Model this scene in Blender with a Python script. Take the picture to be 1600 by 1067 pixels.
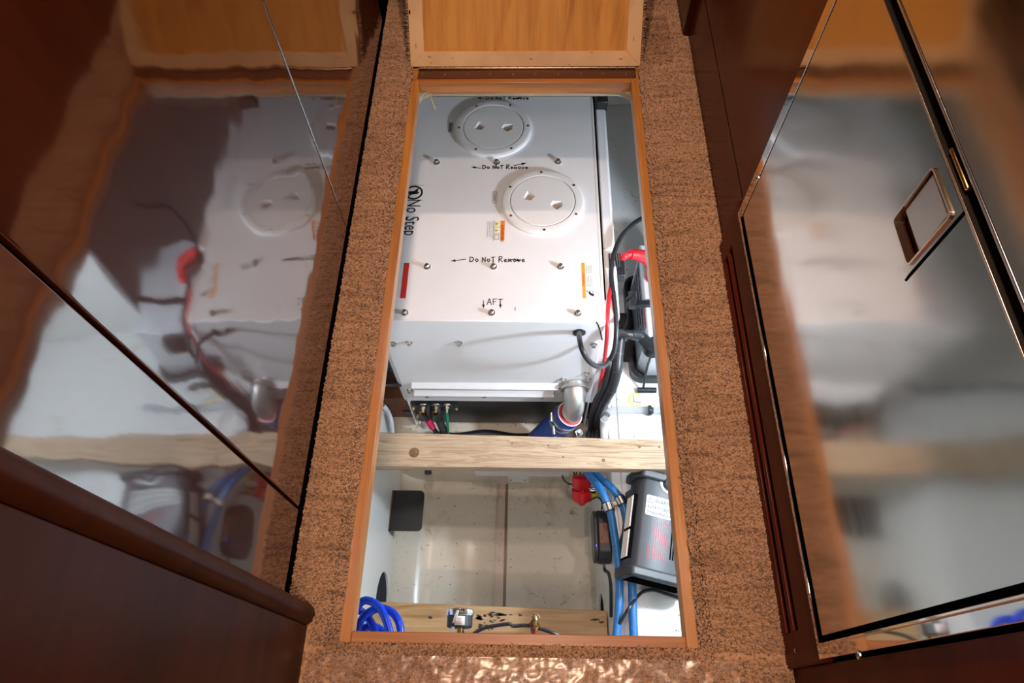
import bpy, bmesh, math, random
import numpy as np
from mathutils import Vector, Matrix

random.seed(4)
rng = np.random.default_rng(7)
for o in list(bpy.data.objects):
    bpy.data.objects.remove(o)
scene = bpy.context.scene
COL = scene.collection

# ------------------------------------------------------------------ camera
F_PX = 1054.23
CAM_H = 1.3
_p, _y, _r = math.radians(61.0838), math.radians(2.92), math.radians(2.1778)
AX = np.array([[1, 0, 0], [0, -math.sin(_p), -math.cos(_p)], [0, math.cos(_p), -math.sin(_p)]])
ZR = np.array([[math.cos(_y), -math.sin(_y), 0], [math.sin(_y), math.cos(_y), 0], [0, 0, 1]])
RR = np.array([[math.cos(_r), math.sin(_r), 0], [-math.sin(_r), math.cos(_r), 0], [0, 0, 1]])
AX = RR @ (AX @ ZR.T)                      # rows: right, down, forward
cam_d = bpy.data.cameras.new('camera')
cam_d.sensor_width = 36
cam_d.lens = F_PX / 1600 * 36
cam_d.clip_start = 0.02
cam = bpy.data.objects.new('camera', cam_d)
COL.objects.link(cam)
m4 = Matrix([list(c) + [0] for c in zip(AX[0], -AX[1], -AX[2])] + [[0, 0, 0, 1]])
cam.matrix_world = Matrix.Translation((0, 0, CAM_H)) @ m4
scene.camera = cam

# ------------------------------------------------------------------ light, world, exposure
world = bpy.data.worlds.new('world')
scene.world = world
world.use_nodes = True
bg = world.node_tree.nodes['Background']
bg.inputs[0].default_value = (0.75, 0.82, 1.0, 1)
bg.inputs[1].default_value = 0.03


def lamp(name, kind, loc, power, color, **kw):
    d = bpy.data.lights.new(name, kind)
    d.energy = power
    d.color = color
    for k, v in kw.items():
        setattr(d, k, v)
    o = bpy.data.objects.new(name, d)
    o.location = loc
    COL.objects.link(o)
    return o


WARM = (1.0, 0.77, 0.64)
lamp('ceiling_lamp', 'SPOT', (0.10, -0.27, 1.96), 64, WARM, shadow_soft_size=0.035, spot_size=1.75, spot_blend=0.8)
lamp('ceiling_lamp', 'SPOT', (0.03, 0.63, 1.96), 60, WARM, shadow_soft_size=0.035, spot_size=1.75, spot_blend=0.8)
lamp('ceiling_lamp', 'SPOT', (-0.02, 1.71, 1.96), 60, WARM, shadow_soft_size=0.035, spot_size=1.75, spot_blend=0.8)
lamp('bilge_lamp', 'POINT', (0.98, 0.72, -0.10), 64, (0.70, 0.83, 1.0), shadow_soft_size=0.04)

scene.view_settings.view_transform = 'Standard'
scene.view_settings.look = 'None'
scene.view_settings.gamma = 1
scene.view_settings.use_curve_mapping = False
scene.view_settings.exposure = 0.0


# ------------------------------------------------------------------ where a line of sight meets a plane of the place
def ray(u, v):
    return AX.T @ np.array([(u - 800) / F_PX, (v - 533.5) / F_PX, 1.0])


def hz(u, v, z):
    d = ray(u, v)
    return Vector(d * ((z - CAM_H) / d[2])) + Vector((0, 0, CAM_H))


def hy(u, v, y):
    d = ray(u, v)
    return Vector(d * (y / d[1])) + Vector((0, 0, CAM_H))


def hx(u, v, x):
    d = ray(u, v)
    return Vector(d * (x / d[0])) + Vector((0, 0, CAM_H))


# ------------------------------------------------------------------ materials
MATS = {}


def newmat(name):
    m = bpy.data.materials.new(name)
    m.use_nodes = True
    MATS[name] = m
    return m, m.node_tree, m.node_tree.nodes['Principled BSDF']


def coords(nt, scale, kind='Object'):
    tc = nt.nodes.new('ShaderNodeTexCoord')
    mp = nt.nodes.new('ShaderNodeMapping')
    mp.inputs['Scale'].default_value = scale
    nt.links.new(tc.outputs[kind], mp.inputs['Vector'])
    return mp.outputs['Vector']


def noise(nt, vec, scale=1, detail=4, rough=0.55, dist=0.0):
    n = nt.nodes.new('ShaderNodeTexNoise')
    n.inputs['Scale'].default_value = scale
    n.inputs['Detail'].default_value = detail
    n.inputs['Roughness'].default_value = rough
    n.inputs['Distortion'].default_value = dist
    nt.links.new(vec, n.inputs['Vector'])
    return n.outputs['Fac']


def ramp(nt, fac, stops):
    r = nt.nodes.new('ShaderNodeValToRGB')
    e = r.color_ramp.elements
    while len(e) < len(stops):
        e.new(0.5)
    for el, (p, c) in zip(e, stops):
        el.position = p
        el.color = (*c, 1)
    nt.links.new(fac, r.inputs['Fac'])
    return r.outputs['Color']


def mix(nt, fac, a, b, mode='MIX'):
    n = nt.nodes.new('ShaderNodeMix')
    n.data_type = 'RGBA'
    n.blend_type = mode
    for s, v in ((n.inputs['Factor'], fac), (n.inputs['A'], a), (n.inputs['B'], b)):
        if hasattr(v, 'is_linked'):
            nt.links.new(v, s)
        elif isinstance(v, tuple):
            s.default_value = (*v, 1)
        else:
            s.default_value = v
    return n.outputs['Result']


def bump(nt, p, height, strength, dist=0.01, coat=False):
    b = nt.nodes.new('ShaderNodeBump')
    b.inputs['Strength'].default_value = strength
    b.inputs['Distance'].default_value = dist
    nt.links.new(height, b.inputs['Height'])
    nt.links.new(b.outputs['Normal'], p.inputs['Normal'])
    if coat:
        nt.links.new(b.outputs['Normal'], p.inputs['Coat Normal'])


def plain(name, color, rough=0.5, metal=0.0, vary=0.12, scale=30, bumpy=0.0, **kw):
    m, nt, p = newmat(name)
    f = noise(nt, coords(nt, (scale,) * 3), 1, 3)
    lo = tuple(max(0, c * (1 - vary)) for c in color)
    hi = tuple(min(1, c * (1 + vary)) for c in color)
    nt.links.new(ramp(nt, f, [(0.3, lo), (0.7, hi)]), p.inputs['Base Color'])
    p.inputs['Roughness'].default_value = rough
    p.inputs['Metallic'].default_value = metal
    if bumpy:
        bump(nt, p, f, bumpy, 0.002)
    for k, v in kw.items():
        p.inputs[k.replace('_', ' ')].default_value = v
    return m


def wood(name, stops, stretch, rough=0.45, dist=1.5, bumpy=0.15, pores=None, **kw):
    m, nt, p = newmat(name)
    v = coords(nt, stretch)
    big = noise(nt, v, 1.0, 5, 0.6, dist)
    fine = noise(nt, coords(nt, tuple(s * (7 if s > 3 else 2) for s in stretch)), 1.0, 3, 0.6)
    col = ramp(nt, big, stops)
    col = mix(nt, 0.5, col, ramp(nt, fine, [(0.35, (0.62, 0.55, 0.5)), (0.6, (1, 1, 1))]), 'MULTIPLY')
    nt.links.new(col, p.inputs['Base Color'])
    p.inputs['Roughness'].default_value = rough
    bump(nt, p, fine, bumpy, 0.001)
    for k, val in kw.items():
        p.inputs[k.replace('_', ' ')].default_value = val
    return m


# varnished mahogany: dark red-brown under a thick high-gloss varnish with faint brush waves
def mahogany(name, lo, hi, coat_ior, coat_rough, wave, axis=(14, 14, 1.2), coat=1.0):
    m, nt, p = newmat(name)
    g = noise(nt, coords(nt, axis), 1.0, 5, 0.6, 0.6)
    nt.links.new(ramp(nt, g, [(0.3, lo), (0.7, hi)]), p.inputs['Base Color'])
    p.inputs['Roughness'].default_value = 0.5
    p.inputs['Specular IOR Level'].default_value = 0.05
    p.inputs['Coat Weight'].default_value = coat
    p.inputs['Coat IOR'].default_value = coat_ior
    p.inputs['Coat Roughness'].default_value = coat_rough
    w1 = noise(nt, coords(nt, (5, 5, 3.0)), 1.0, 2, 0.5)
    w2 = noise(nt, coords(nt, (60, 60, 7)), 1.0, 2, 0.5)
    h = nt.nodes.new('ShaderNodeMath')
    h.operation = 'MULTIPLY_ADD'
    nt.links.new(w2, h.inputs[0])
    h.inputs[1].default_value = 0.010
    nt.links.new(w1, h.inputs[2])
    b = nt.nodes.new('ShaderNodeBump')
    b.inputs['Strength'].default_value = 1.0
    b.inputs['Distance'].default_value = wave
    nt.links.new(h.outputs[0], b.inputs['Height'])
    nt.links.new(b.outputs['Normal'], p.inputs['Coat Normal'])
    return m


def steel(name, color, rough, wave=0.0, brush=None, **kw):
    m, nt, p = newmat(name)
    p.inputs['Base Color'].default_value = (*color, 1)
    p.inputs['Metallic'].default_value = 1
    p.inputs['Roughness'].default_value = rough
    if brush:
        g = noise(nt, coords(nt, brush), 1.0, 3, 0.6)
        r = nt.nodes.new('ShaderNodeMapRange')
        nt.links.new(g, r.inputs['Value'])
        r.inputs['To Min'].default_value = rough * 0.75
        r.inputs['To Max'].default_value = rough * 1.3
        nt.links.new(r.outputs[0], p.inputs['Roughness'])
    if wave:
        w = noise(nt, coords(nt, (9, 5, 5)), 1.0, 1, 0.4)
        bump(nt, p, w, 1.0, wave)
    for k, v in kw.items():
        p.inputs[k.replace('_', ' ')].default_value = v
    return m


# painted bilge: off-white gelcoat with stains, specks and runs of its own
def bilge_paint(name, base, stain, amount, rough, specks=True):
    m, nt, p = newmat(name)
    f = noise(nt, coords(nt, (6, 3, 6)), 1, 6, 0.65, 0.8)
    col = ramp(nt, f, [(0.35, base), (0.55, base), (0.78, tuple(b * (1 - amount) + s * amount for b, s in zip(base, stain)))])
    if specks:
        v = nt.nodes.new('ShaderNodeTexVoronoi')
        nt.links.new(coords(nt, (34, 34, 34)), v.inputs['Vector'])
        v.inputs['Scale'].default_value = 1
        sp = ramp(nt, v.outputs['Distance'], [(0.07, (1, 1, 1)), (0.12, (0, 0, 0))])
        gate = ramp(nt, noise(nt, coords(nt, (9, 9, 9)), 1, 2), [(0.46, (0, 0, 0)), (0.54, (1, 1, 1))])
        k = mix(nt, 1.0, sp, gate, 'MULTIPLY')
        bw = nt.nodes.new('ShaderNodeRGBToBW')
        nt.links.new(k, bw.inputs[0])
        col = mix(nt, bw.outputs[0], col, (0.10, 0.07, 0.04))
        st = ramp(nt, noise(nt, coords(nt, (10, 16, 10)), 1, 5, 0.7, 2.0), [(0.60, (0, 0, 0)), (0.72, (1, 1, 1))])
        bw2 = nt.nodes.new('ShaderNodeRGBToBW')
        nt.links.new(st, bw2.inputs[0])
        col = mix(nt, bw2.outputs[0], col, stain)
    nt.links.new(col, p.inputs['Base Color'])
    p.inputs['Roughness'].default_value = rough
    bump(nt, p, noise(nt, coords(nt, (14, 5, 14)), 1, 3), 0.25, 0.006)
    return m


mahogany('mahogany_gloss', (0.040, 0.006, 0.001), (0.065, 0.012, 0.003), 2.4, 0.055, 0.0030)
mahogany('mahogany_satin', (0.030, 0.006, 0.002), (0.060, 0.012, 0.0035), 1.40, 0.34, 0.002, (2, 2, 16), 0.22)
mahogany('mahogany_red', (0.050, 0.005, 0.001), (0.095, 0.010, 0.002), 1.4, 0.25, 0.002, (1.5, 2, 14), 0.35)
mahogany('mahogany_side', (0.050, 0.007, 0.0015), (0.080, 0.012, 0.002), 1.42, 0.18, 0.003, (3, 10, 1.5), 0.5)
wood('oak', [(0.3, (0.34, 0.115, 0.020)), (0.5, (0.45, 0.165, 0.030)), (0.7, (0.55, 0.22, 0.045))], (30, 2.0, 30), 0.38, 0.8, Coat_Weight=0.4, Coat_Roughness=0.2)
wood('oak_cross', [(0.3, (0.30, 0.09, 0.016)), (0.5, (0.42, 0.145, 0.026)), (0.7, (0.52, 0.20, 0.04))], (2.0, 30, 30), 0.38, 0.8, Coat_Weight=0.4, Coat_Roughness=0.2)
wood('plywood', [(0.2, (0.58, 0.22, 0.035)), (0.50, (0.64, 0.27, 0.05)), (0.60, (0.58, 0.22, 0.035)), (0.70, (0.33, 0.10, 0.012))], (6, 1.3, 1.3), 0.5, 2.8, 0.05, Specular_IOR_Level=0.2)
wood('pale_wood', [(0.3, (0.66, 0.36, 0.15)), (0.7, (0.74, 0.43, 0.20))], (3, 3, 3), 0.5, 1.0, 0.08)
wood('deal', [(0.30, (0.26, 0.16, 0.09)), (0.40, (0.50, 0.36, 0.235)), (0.52, (0.58, 0.445, 0.31)), (0.60, (0.38, 0.25, 0.145)), (0.68, (0.55, 0.41, 0.275))], (2.2, 34, 34), 0.7, 2.2)
wood('plank', [(0.28, (0.32, 0.17, 0.06)), (0.45, (0.55, 0.34, 0.15)), (0.7, (0.66, 0.43, 0.22))], (1.6, 12, 12), 0.5, 2.0)
plain('wood_knot', (0.20, 0.11, 0.05), 0.7, 0, 0.4, 90)
plain('dark_wood', (0.16, 0.05, 0.02), 0.6, 0, 0.3, 30)
bilge_paint('bilge_white', (0.84, 0.84, 0.81), (0.55, 0.50, 0.38), 0.3, 0.30, False)
bilge_paint('bilge_floor', (0.74, 0.69, 0.58), (0.36, 0.28, 0.13), 0.6, 0.25)
bilge_paint('keel_channel', (0.66, 0.56, 0.48), (0.25, 0.12, 0.05), 0.9, 0.4)
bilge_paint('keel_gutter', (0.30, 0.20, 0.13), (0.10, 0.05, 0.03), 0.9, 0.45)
bilge_paint('bench_white', (0.82, 0.82, 0.80), (0.50, 0.46, 0.35), 0.15, 0.35)
plain('deck_under', (0.45, 0.45, 0.38), 0.8)
plain('deck_edge', (0.26, 0.20, 0.13), 0.7)
plain('dark_olive', (0.045, 0.042, 0.022), 0.8, 0, 0.5, 60)
plain('ceiling_white', (0.60, 0.55, 0.48), 0.8)
plain('gyro_white', (0.88, 0.87, 0.885), 0.32, 0, 0.02, 5)
plain('plate_white', (0.86, 0.84, 0.83), 0.30, 0, 0.02, 5)
plain('recess_tan', (0.55, 0.44, 0.37), 0.5, 0, 0.2, 90)
plain('thread_olive', (0.34, 0.31, 0.16), 0.8)
plain('white_plastic', (0.80, 0.80, 0.80), 0.4, 0, 0.03)
plain('gray_plastic', (0.42, 0.43, 0.45), 0.45)
plain('black_paint', (0.016, 0.016, 0.017), 0.32, 0, 0.3, 12)
plain('black_rubber', (0.018, 0.019, 0.022), 0.38, 0, 0.2)
plain('black_gap', (0.004, 0.003, 0.003), 0.8, Specular_IOR_Level=0.0)
plain('black_ink', (0.006, 0.006, 0.012), 0.6)
plain('grey_ink', (0.22, 0.22, 0.24), 0.6)
plain('red_ink', (0.62, 0.03, 0.03), 0.5)
plain('orange_sticker', (0.90, 0.24, 0.02), 0.4, 0, 0.03)
plain('amber_sticker', (0.90, 0.36, 0.02), 0.4, 0, 0.03)
plain('yellow_sticker', (0.88, 0.68, 0.06), 0.4, 0, 0.04)
plain('red_sticker', (0.62, 0.04, 0.03), 0.4, 0, 0.03)
plain('white_sticker', (0.85, 0.85, 0.85), 0.35, 0, 0.02)
plain('yellow_stain', (0.80, 0.62, 0.18), 0.7, 0, 0.2, 60)
plain('red_cable', (0.78, 0.02, 0.03), 0.35, 0, 0.1)
plain('pink_boot', (0.72, 0.02, 0.12), 0.4)
plain('green_wire', (0.0, 0.22, 0.11), 0.4)
plain('red_housing', (0.60, 0.008, 0.012), 0.25, 0, 0.1)
plain('blue_hose', (0.02, 0.17, 0.46), 0.32, 0, 0.12, 60, 0.1)
plain('royal_blue', (0.005, 0.05, 0.62), 0.25, 0, 0.08)
plain('coupler_blue', (0.02, 0.065, 0.32), 0.4, 0, 0.15, 60)
plain('coupler_red', (0.62, 0.06, 0.06), 0.5)
plain('heater_grey', (0.048, 0.050, 0.057), 0.42, 0, 0.05, Metallic=0.15)
plain('label_white', (0.55, 0.55, 0.54), 0.5, 0, 0.02)
plain('heater_dark', (0.035, 0.037, 0.042), 0.36)
plain('battery_grey', (0.70, 0.71, 0.73), 0.4, 0, 0.03)
plain('battery_side_shade', (0.20, 0.21, 0.22), 0.5, 0, 0.08)
plain('brown_mottle', (0.20, 0.08, 0.045), 0.45, 0, 0.35, 120)
plain('hose_brown', (0.25, 0.2, 0.17), 0.5)
plain('tile_tan', (0.5, 0.3, 0.2), 0.5)
plain('tar', (0.05, 0.035, 0.025), 0.6, 0, 0.4, 90)
steel('steel_door', (0.62, 0.575, 0.525), 0.115, 0.0028, (2, 2, 60))
steel('paddle_steel', (0.60, 0.57, 0.54), 0.34)
steel('steel_mirror', (0.74, 0.70, 0.66), 0.05, 0.0006)
steel('stainless', (0.62, 0.61, 0.59), 0.22)
steel('stainless_satin', (0.66, 0.64, 0.61), 0.46)
steel('chrome', (0.85, 0.85, 0.86), 0.07)
steel('brass', (0.55, 0.34, 0.11), 0.28)
steel('bronze', (0.24, 0.13, 0.075), 0.36)
steel('bronze_light', (0.42, 0.28, 0.18), 0.32)
steel('zinc', (0.66, 0.62, 0.50), 0.32)
steel('coppery_edge', (0.80, 0.62, 0.48), 0.25)  # warm wood reflection put into the steel's colour

m, nt, p = newmat('clear_tube')
p.inputs['Base Color'].default_value = (0.93, 0.95, 1, 1)
p.inputs['Roughness'].default_value = 0.08
p.inputs['Transmission Weight'].default_value = 0.9
p.inputs['IOR'].default_value = 1.15
m, nt, p = newmat('film')                      # thin clear protective film over the carpet
nt.nodes.remove(p)
tr = nt.nodes.new('ShaderNodeBsdfTransparent')
gl = nt.nodes.new('ShaderNodeBsdfGlossy')
gl.inputs['Roughness'].default_value = 0.26
gl.inputs['Color'].default_value = (1.0, 0.82, 0.68, 1)  # lamps' warm glint put into the clear film's gloss colour
fz = nt.nodes.new('ShaderNodeFresnel')
fz.inputs['IOR'].default_value = 1.75
mx = nt.nodes.new('ShaderNodeMixShader')
nt.links.new(fz.outputs[0], mx.inputs[0])
nt.links.new(tr.outputs[0], mx.inputs[1])
nt.links.new(gl.outputs[0], mx.inputs[2])
nt.links.new(mx.outputs[0], nt.nodes['Material Output'].inputs['Surface'])
m, nt, p = newmat('blue_led')
p.inputs['Base Color'].default_value = (0.05, 0.03, 0.5, 1)
p.inputs['Emission Color'].default_value = (0.15, 0.1, 1, 1)
p.inputs['Emission Strength'].default_value = 3

# carpet: tan cut pile with darker cross rows
m, nt, p = newmat('carpet')
rows = noise(nt, coords(nt, (9, 75, 9)), 1, 3, 0.6)
spot = noise(nt, coords(nt, (160, 160, 160)), 1, 2, 0.6)
blot = noise(nt, coords(nt, (7, 7, 7)), 1, 3, 0.6)
c = ramp(nt, rows, [(0.30, (0.33, 0.165, 0.080)), (0.46, (0.46, 0.245, 0.125)), (0.75, (0.53, 0.295, 0.160))])
c = mix(nt, 0.85, c, ramp(nt, spot, [(0.34, (0.30, 0.26, 0.22)), (0.52, (1, 1, 1))]), 'MULTIPLY')
c = mix(nt, 0.5, c, ramp(nt, blot, [(0.3, (0.62, 0.58, 0.55)), (0.6, (1, 1, 1))]), 'MULTIPLY')
nt.links.new(c, p.inputs['Base Color'])
p.inputs['Roughness'].default_value = 0.9
p.inputs['Specular IOR Level'].default_value = 0.15
p.inputs['Sheen Weight'].default_value = 0.25
p.inputs['Sheen Roughness'].default_value = 0.5


# ------------------------------------------------------------------ geometry helpers
class MB:
    def __init__(s):
        s.v, s.f = [], []

    def add(s, vs, fs):
        b = len(s.v)
        s.v += [Vector(v) for v in vs]
        s.f += [tuple(i + b for i in f) for f in fs]
        return s

    def box(s, lo, hi):
        x0, y0, z0 = lo
        x1, y1, z1 = hi
        return s.add([(x0, y0, z0), (x1, y0, z0), (x1, y1, z0), (x0, y1, z0), (x0, y0, z1), (x1, y0, z1), (x1, y1, z1), (x0, y1, z1)],
                     [(3, 2, 1, 0), (4, 5, 6, 7), (0, 1, 5, 4), (1, 2, 6, 5), (2, 3, 7, 6), (3, 0, 4, 7)])

    def prism(s, loop, vec):
        n = len(loop)
        a = [Vector(q) for q in loop]
        b = [q + Vector(vec) for q in a]
        return s.add(a + b, [tuple(range(n))[::-1], tuple(range(n, 2 * n))] + [(i, (i + 1) % n, n + (i + 1) % n, n + i) for i in range(n)])

    def rings(s, loops, closed=False, cap0=True, cap1=True):
        n = len(loops[0])
        vs = [q for l in loops for q in l]
        fs = []
        m = len(loops)
        for k in range(m if closed else m - 1):
            for i in range(n):
                j = (i + 1) % n
                k2 = (k + 1) % m
                fs.append((k * n + i, k * n + j, k2 * n + j, k2 * n + i))
        if not closed:
            if cap0:
                fs.append(tuple(range(n))[::-1])
            if cap1:
                fs.append(tuple((m - 1) * n + i for i in range(n)))
        return s.add(vs, fs)

    def lathe(s, base, axis, prof, n=24, cap0=True, cap1=True):
        """prof: (distance along axis, radius)"""
        base = Vector(base)
        ax = Vector(axis).normalized()
        u = ax.orthogonal().normalized()
        w = ax.cross(u)
        loops = [[base + ax * d + (u * math.cos(2 * math.pi * i / n) + w * math.sin(2 * math.pi * i / n)) * r for i in range(n)] for d, r in prof]
        return s.rings(loops, False, cap0, cap1)

    def cyl(s, a, b, r, n=16, r2=None):
        a, b = Vector(a), Vector(b)
        return s.lathe(a, b - a, [(0, r), ((b - a).length, r if r2 is None else r2)], n)

    def tube(s, pts, r, n=10, sub=6):
        P = smooth_path(pts, sub)
        up = Vector((0.31, 0.17, 0.93))
        loops = []
        rr = r if callable(r) else (lambda t: r)
        for i, q in enumerate(P):
            t = (P[min(i + 1, len(P) - 1)] - P[max(i - 1, 0)]).normalized()
            up = (up - t * up.dot(t))
            if up.length < 1e-4:
                up = t.orthogonal()
            up.normalize()
            w = t.cross(up)
            ri = rr(i / (len(P) - 1))
            loops.append([q + (up * math.cos(2 * math.pi * k / n) + w * math.sin(2 * math.pi * k / n)) * ri for k in range(n)])
        return s.rings(loops)


def smooth_path(pts, sub=6):
    P = [Vector(q) for q in pts]
    if len(P) < 3 or sub < 2:
        return P
    out = []
    for i in range(len(P) - 1):
        a, b, c, d = P[max(i - 1, 0)], P[i], P[i + 1], P[min(i + 2, len(P) - 1)]
        for k in range(sub):
            t = k / sub
            out.append(0.5 * ((2 * b) + (c - a) * t + (2 * a - 5 * b + 4 * c - d) * t * t + (3 * b - a - 3 * c + d) * t ** 3))
    out.append(P[-1])
    return out


def obj(name, mb, mat, parent=None, bevel=0.0, smooth=True, segs=2, kind=None):
    off = parent_origin(parent)
    me = bpy.data.meshes.new(name)
    me.from_pydata([tuple(q - off) for q in mb.v], [], mb.f)
    bm = bmesh.new()
    bm.from_mesh(me)
    bmesh.ops.recalc_face_normals(bm, faces=bm.faces)
    bm.to_mesh(me)
    bm.free()
    me.materials.append(MATS[mat])
    o = bpy.data.objects.new(name, me)
    COL.objects.link(o)
    if smooth:
        me.shade_smooth()
        me.set_sharp_from_angle(angle=math.radians(38))
    if parent is not None:
        o.parent = parent
    if bevel:
        b = o.modifiers.new('bevel', 'BEVEL')
        b.width = bevel
        b.segments = segs
        b.limit_method = 'ANGLE'
        b.angle_limit = math.radians(40)
    if kind:
        o['kind'] = kind
    return o


LOCAL = {}


def parent_origin(p):
    """world position of a parent's origin (all roots are unrotated unless declared local)"""
    off = Vector((0, 0, 0))
    while p is not None:
        if p.name in LOCAL:
            return off
        off = off + p.location
        p = p.parent
    return off


def thing(name, label, cat, loc, group=None):
    o = bpy.data.objects.new(name, None)
    o.empty_display_size = 0.03
    o.location = loc
    COL.objects.link(o)
    tag(o, label, cat, group)
    return o


def tag(o, label, cat, group=None):
    o['label'] = label
    o['category'] = cat
    if group:
        o['group'] = group
    return o


def struct(name, mb, mat, parent=None, bevel=0.0, **kw):
    o = obj(name, mb, mat, parent, bevel, **kw)
    if parent is None:
        o['kind'] = 'structure'
    return o


def copy_part(o, offset, parent):
    c = o.copy()
    c.location = o.location + Vector(offset)
    c.parent = parent
    COL.objects.link(c)
    return c


class Frame:
    """a flat label's own plane: origin, reading direction, up direction"""
    def __init__(s, o, x, y):
        s.o, s.x, s.y = Vector(o), Vector(x).normalized(), Vector(y).normalized()
        s.n = s.x.cross(s.y)

    def __call__(s, a, b, h=0.0):
        return s.o + s.x * a + s.y * b + s.n * h


def plate2d(mb, fr, loops, h=0.0006, h0=0.0):
    for l in loops:
        mb.prism([fr(a, b, h0) for a, b in l], fr.n * (h - h0))
    return mb


def rect(x0, y0, x1, y1):
    return [(x0, y0), (x1, y0), (x1, y1), (x0, y1)]


def rrect(x0, y0, x1, y1, r, n=5):
    out = []
    for cx, cy, a0 in ((x1 - r, y1 - r, 0), (x0 + r, y1 - r, 90), (x0 + r, y0 + r, 180), (x1 - r, y0 + r, 270)):
        for k in range(n + 1):
            a = math.radians(a0 + 90 * k / n)
            out.append((cx + r * math.cos(a), cy + r * math.sin(a)))
    return out


def stroke(mb, fr, pts, w, h=0.0008):
    for (a, b), (c, d) in zip(pts[:-1], pts[1:]):
        l = math.hypot(c - a, d - b) or 1e-6
        nx, ny = -(d - b) / l * w / 2, (c - a) / l * w / 2
        ex, ey = (c - a) / l * w * 0.3, (d - b) / l * w * 0.3
        plate2d(mb, fr, [[(a + nx - ex, b + ny - ey), (a - nx - ex, b - ny - ey), (c - nx + ex, d - ny + ey), (c + nx + ex, d + ny + ey)]], h)
    return mb


def circle2(cx, cy, r, a0=0, a1=360, n=28):
    return [(cx + r * math.cos(math.radians(a0 + (a1 - a0) * k / n)), cy + r * math.sin(math.radians(a0 + (a1 - a0) * k / n))) for k in range(n + 1)]


def lettering(name, body, fr, size, mat, parent, h=0.0008, shear=0.0, sx=1.0, align='LEFT'):
    cu = bpy.data.curves.new(name, 'FONT')
    cu.body = body
    cu.size = size
    cu.shear = shear
    cu.align_x = align
    cu.resolution_u = 3
    t = bpy.data.objects.new(name, cu)
    COL.objects.link(t)
    dg = bpy.context.evaluated_depsgraph_get()
    me = bpy.data.meshes.new_from_object(t.evaluated_get(dg))
    bpy.data.objects.remove(t)
    bpy.data.curves.remove(cu)
    off = parent_origin(parent)
    for v in me.vertices:
        v.co = fr(v.co.x * sx, v.co.y, h) - off
    me.materials.clear()
    me.materials.append(MATS[mat])
    me.name = name
    o = bpy.data.objects.new(name, me)
    COL.objects.link(o)
    o.parent = parent
    return o


GLYPH = {
    'D': [[(0, 0), (0, 1)], [(0, 1), (.5, .9), (.65, .5), (.45, .1), (0, 0)]], 'O': [[(.3, 0), (.05, .3), (.2, .6), (.45, .55), (.55, .25), (.3, 0)]],
    'N': [[(0, 0), (0, .9), (.5, .05), (.5, .95)]], 'T': [[(0, .95), (.6, 1)], [(.3, .97), (.28, 0)]],
    'R': [[(0, 0), (.05, 1.15), (.5, 1.1), (.5, .7), (.1, .55), (.6, 0)]], 'E': [[(.5, .1), (.2, 0), (.05, .3), (.25, .55), (.45, .4), (.05, .3)]],
    'M': [[(0, 0), (.05, .5), (.25, .1), (.45, .5), (.55, 0)]], 'V': [[(0, .55), (.2, 0), (.45, .55)]],
    'A': [[(0, 0), (.35, 1.05), (.65, 0)], [(.15, .4), (.55, .42)]], 'F': [[(.05, 0), (0, 1)], [(0, 1), (.55, 1.02)], [(0, .55), (.4, .55)]],
}


def handwriting(mb, fr, text, x, y, s, w, slope=0.0):
    for ch in text:
        if ch == ' ':
            x += s * 0.45
            continue
        for st in GLYPH[ch]:
            stroke(mb, fr, [(x + a * s, y + b * s + slope * x) for a, b in st], w)
        x += s * (max(a for st in GLYPH[ch] for a, b in st) + 0.26)
    return x


def arrow(mb, fr, a, b, w, head=0.010):
    stroke(mb, fr, [a, b], w)
    d = Vector((b[0] - a[0], b[1] - a[1])).normalized()
    n = Vector((-d.y, d.x))
    q = Vector(b)
    l, r = q - d * head + n * head * 0.38, q - d * head - n * head * 0.38
    plate2d(mb, fr, [[tuple(q), tuple(l), tuple(r)]], 0.0008)


def small_print(mb, fr, x0, y0, x1, rows, pitch, w, seed=1):
    """print too small to read in the photograph: broken rows of marks"""
    rd = random.Random(seed)
    for k in range(rows):
        x = x0
        end = x1 - (rd.random() * 0.25 * (x1 - x0))
        while x < end:
            l = min(rd.uniform(2, 6) * w, end - x)
            plate2d(mb, fr, [rect(x, y0 - k * pitch, x + l, y0 - k * pitch + w)], 0.0008)
            x += l + w * rd.uniform(0.7, 1.3)


def hexbolt(name, pos, normal, r, h, mat, parent, washer=1.35):
    n = Vector(normal).normalized()
    mb = MB()
    mb.lathe(pos, n, [(0, r * washer), (h * 0.22, r * washer)], 14)
    mb.lathe(Vector(pos) + n * h * 0.2, n, [(0, r), (h * 0.68, r), (h * 0.8, r * 0.82)], 6)
    mb.lathe(Vector(pos) + n * h * 0.9, n, [(0, r * 0.5), (h * 0.25, r * 0.5)], 10)
    return obj(name, mb, mat, parent)


# ================================================================== SETTING
XL, XR = -0.415, 0.457
HX0, HX1, HY0, HY1 = -0.313, 0.281, 0.125, 1.546        # hatch opening between the oak rails
FX0, FX1, FY0, FY1 = -0.335, 0.303, 0.105, 1.556        # outside of the oak rails

# floor: plywood deck with a round-cornered opening
inner = rrect(HX0 - 0.006, HY0 - 0.03, HX1 + 0.006, HY1 + 0.003, 0.045, 8)
outer = []
cx, cy = (HX0 + HX1) / 2, (HY0 + HY1) / 2
for (a, b) in inner:
    d = Vector((a - cx, b - cy))
    t = min((1.35 if d.x > 0 else 1.25) / abs(d.x) if abs(d.x) > 1e-6 else 9e9, (2.1 if d.y > 0 else 2.4) / abs(d.y) if abs(d.y) > 1e-6 else 9e9)
    outer.append((cx + d.x * t, cy + d.y * t))


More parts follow.
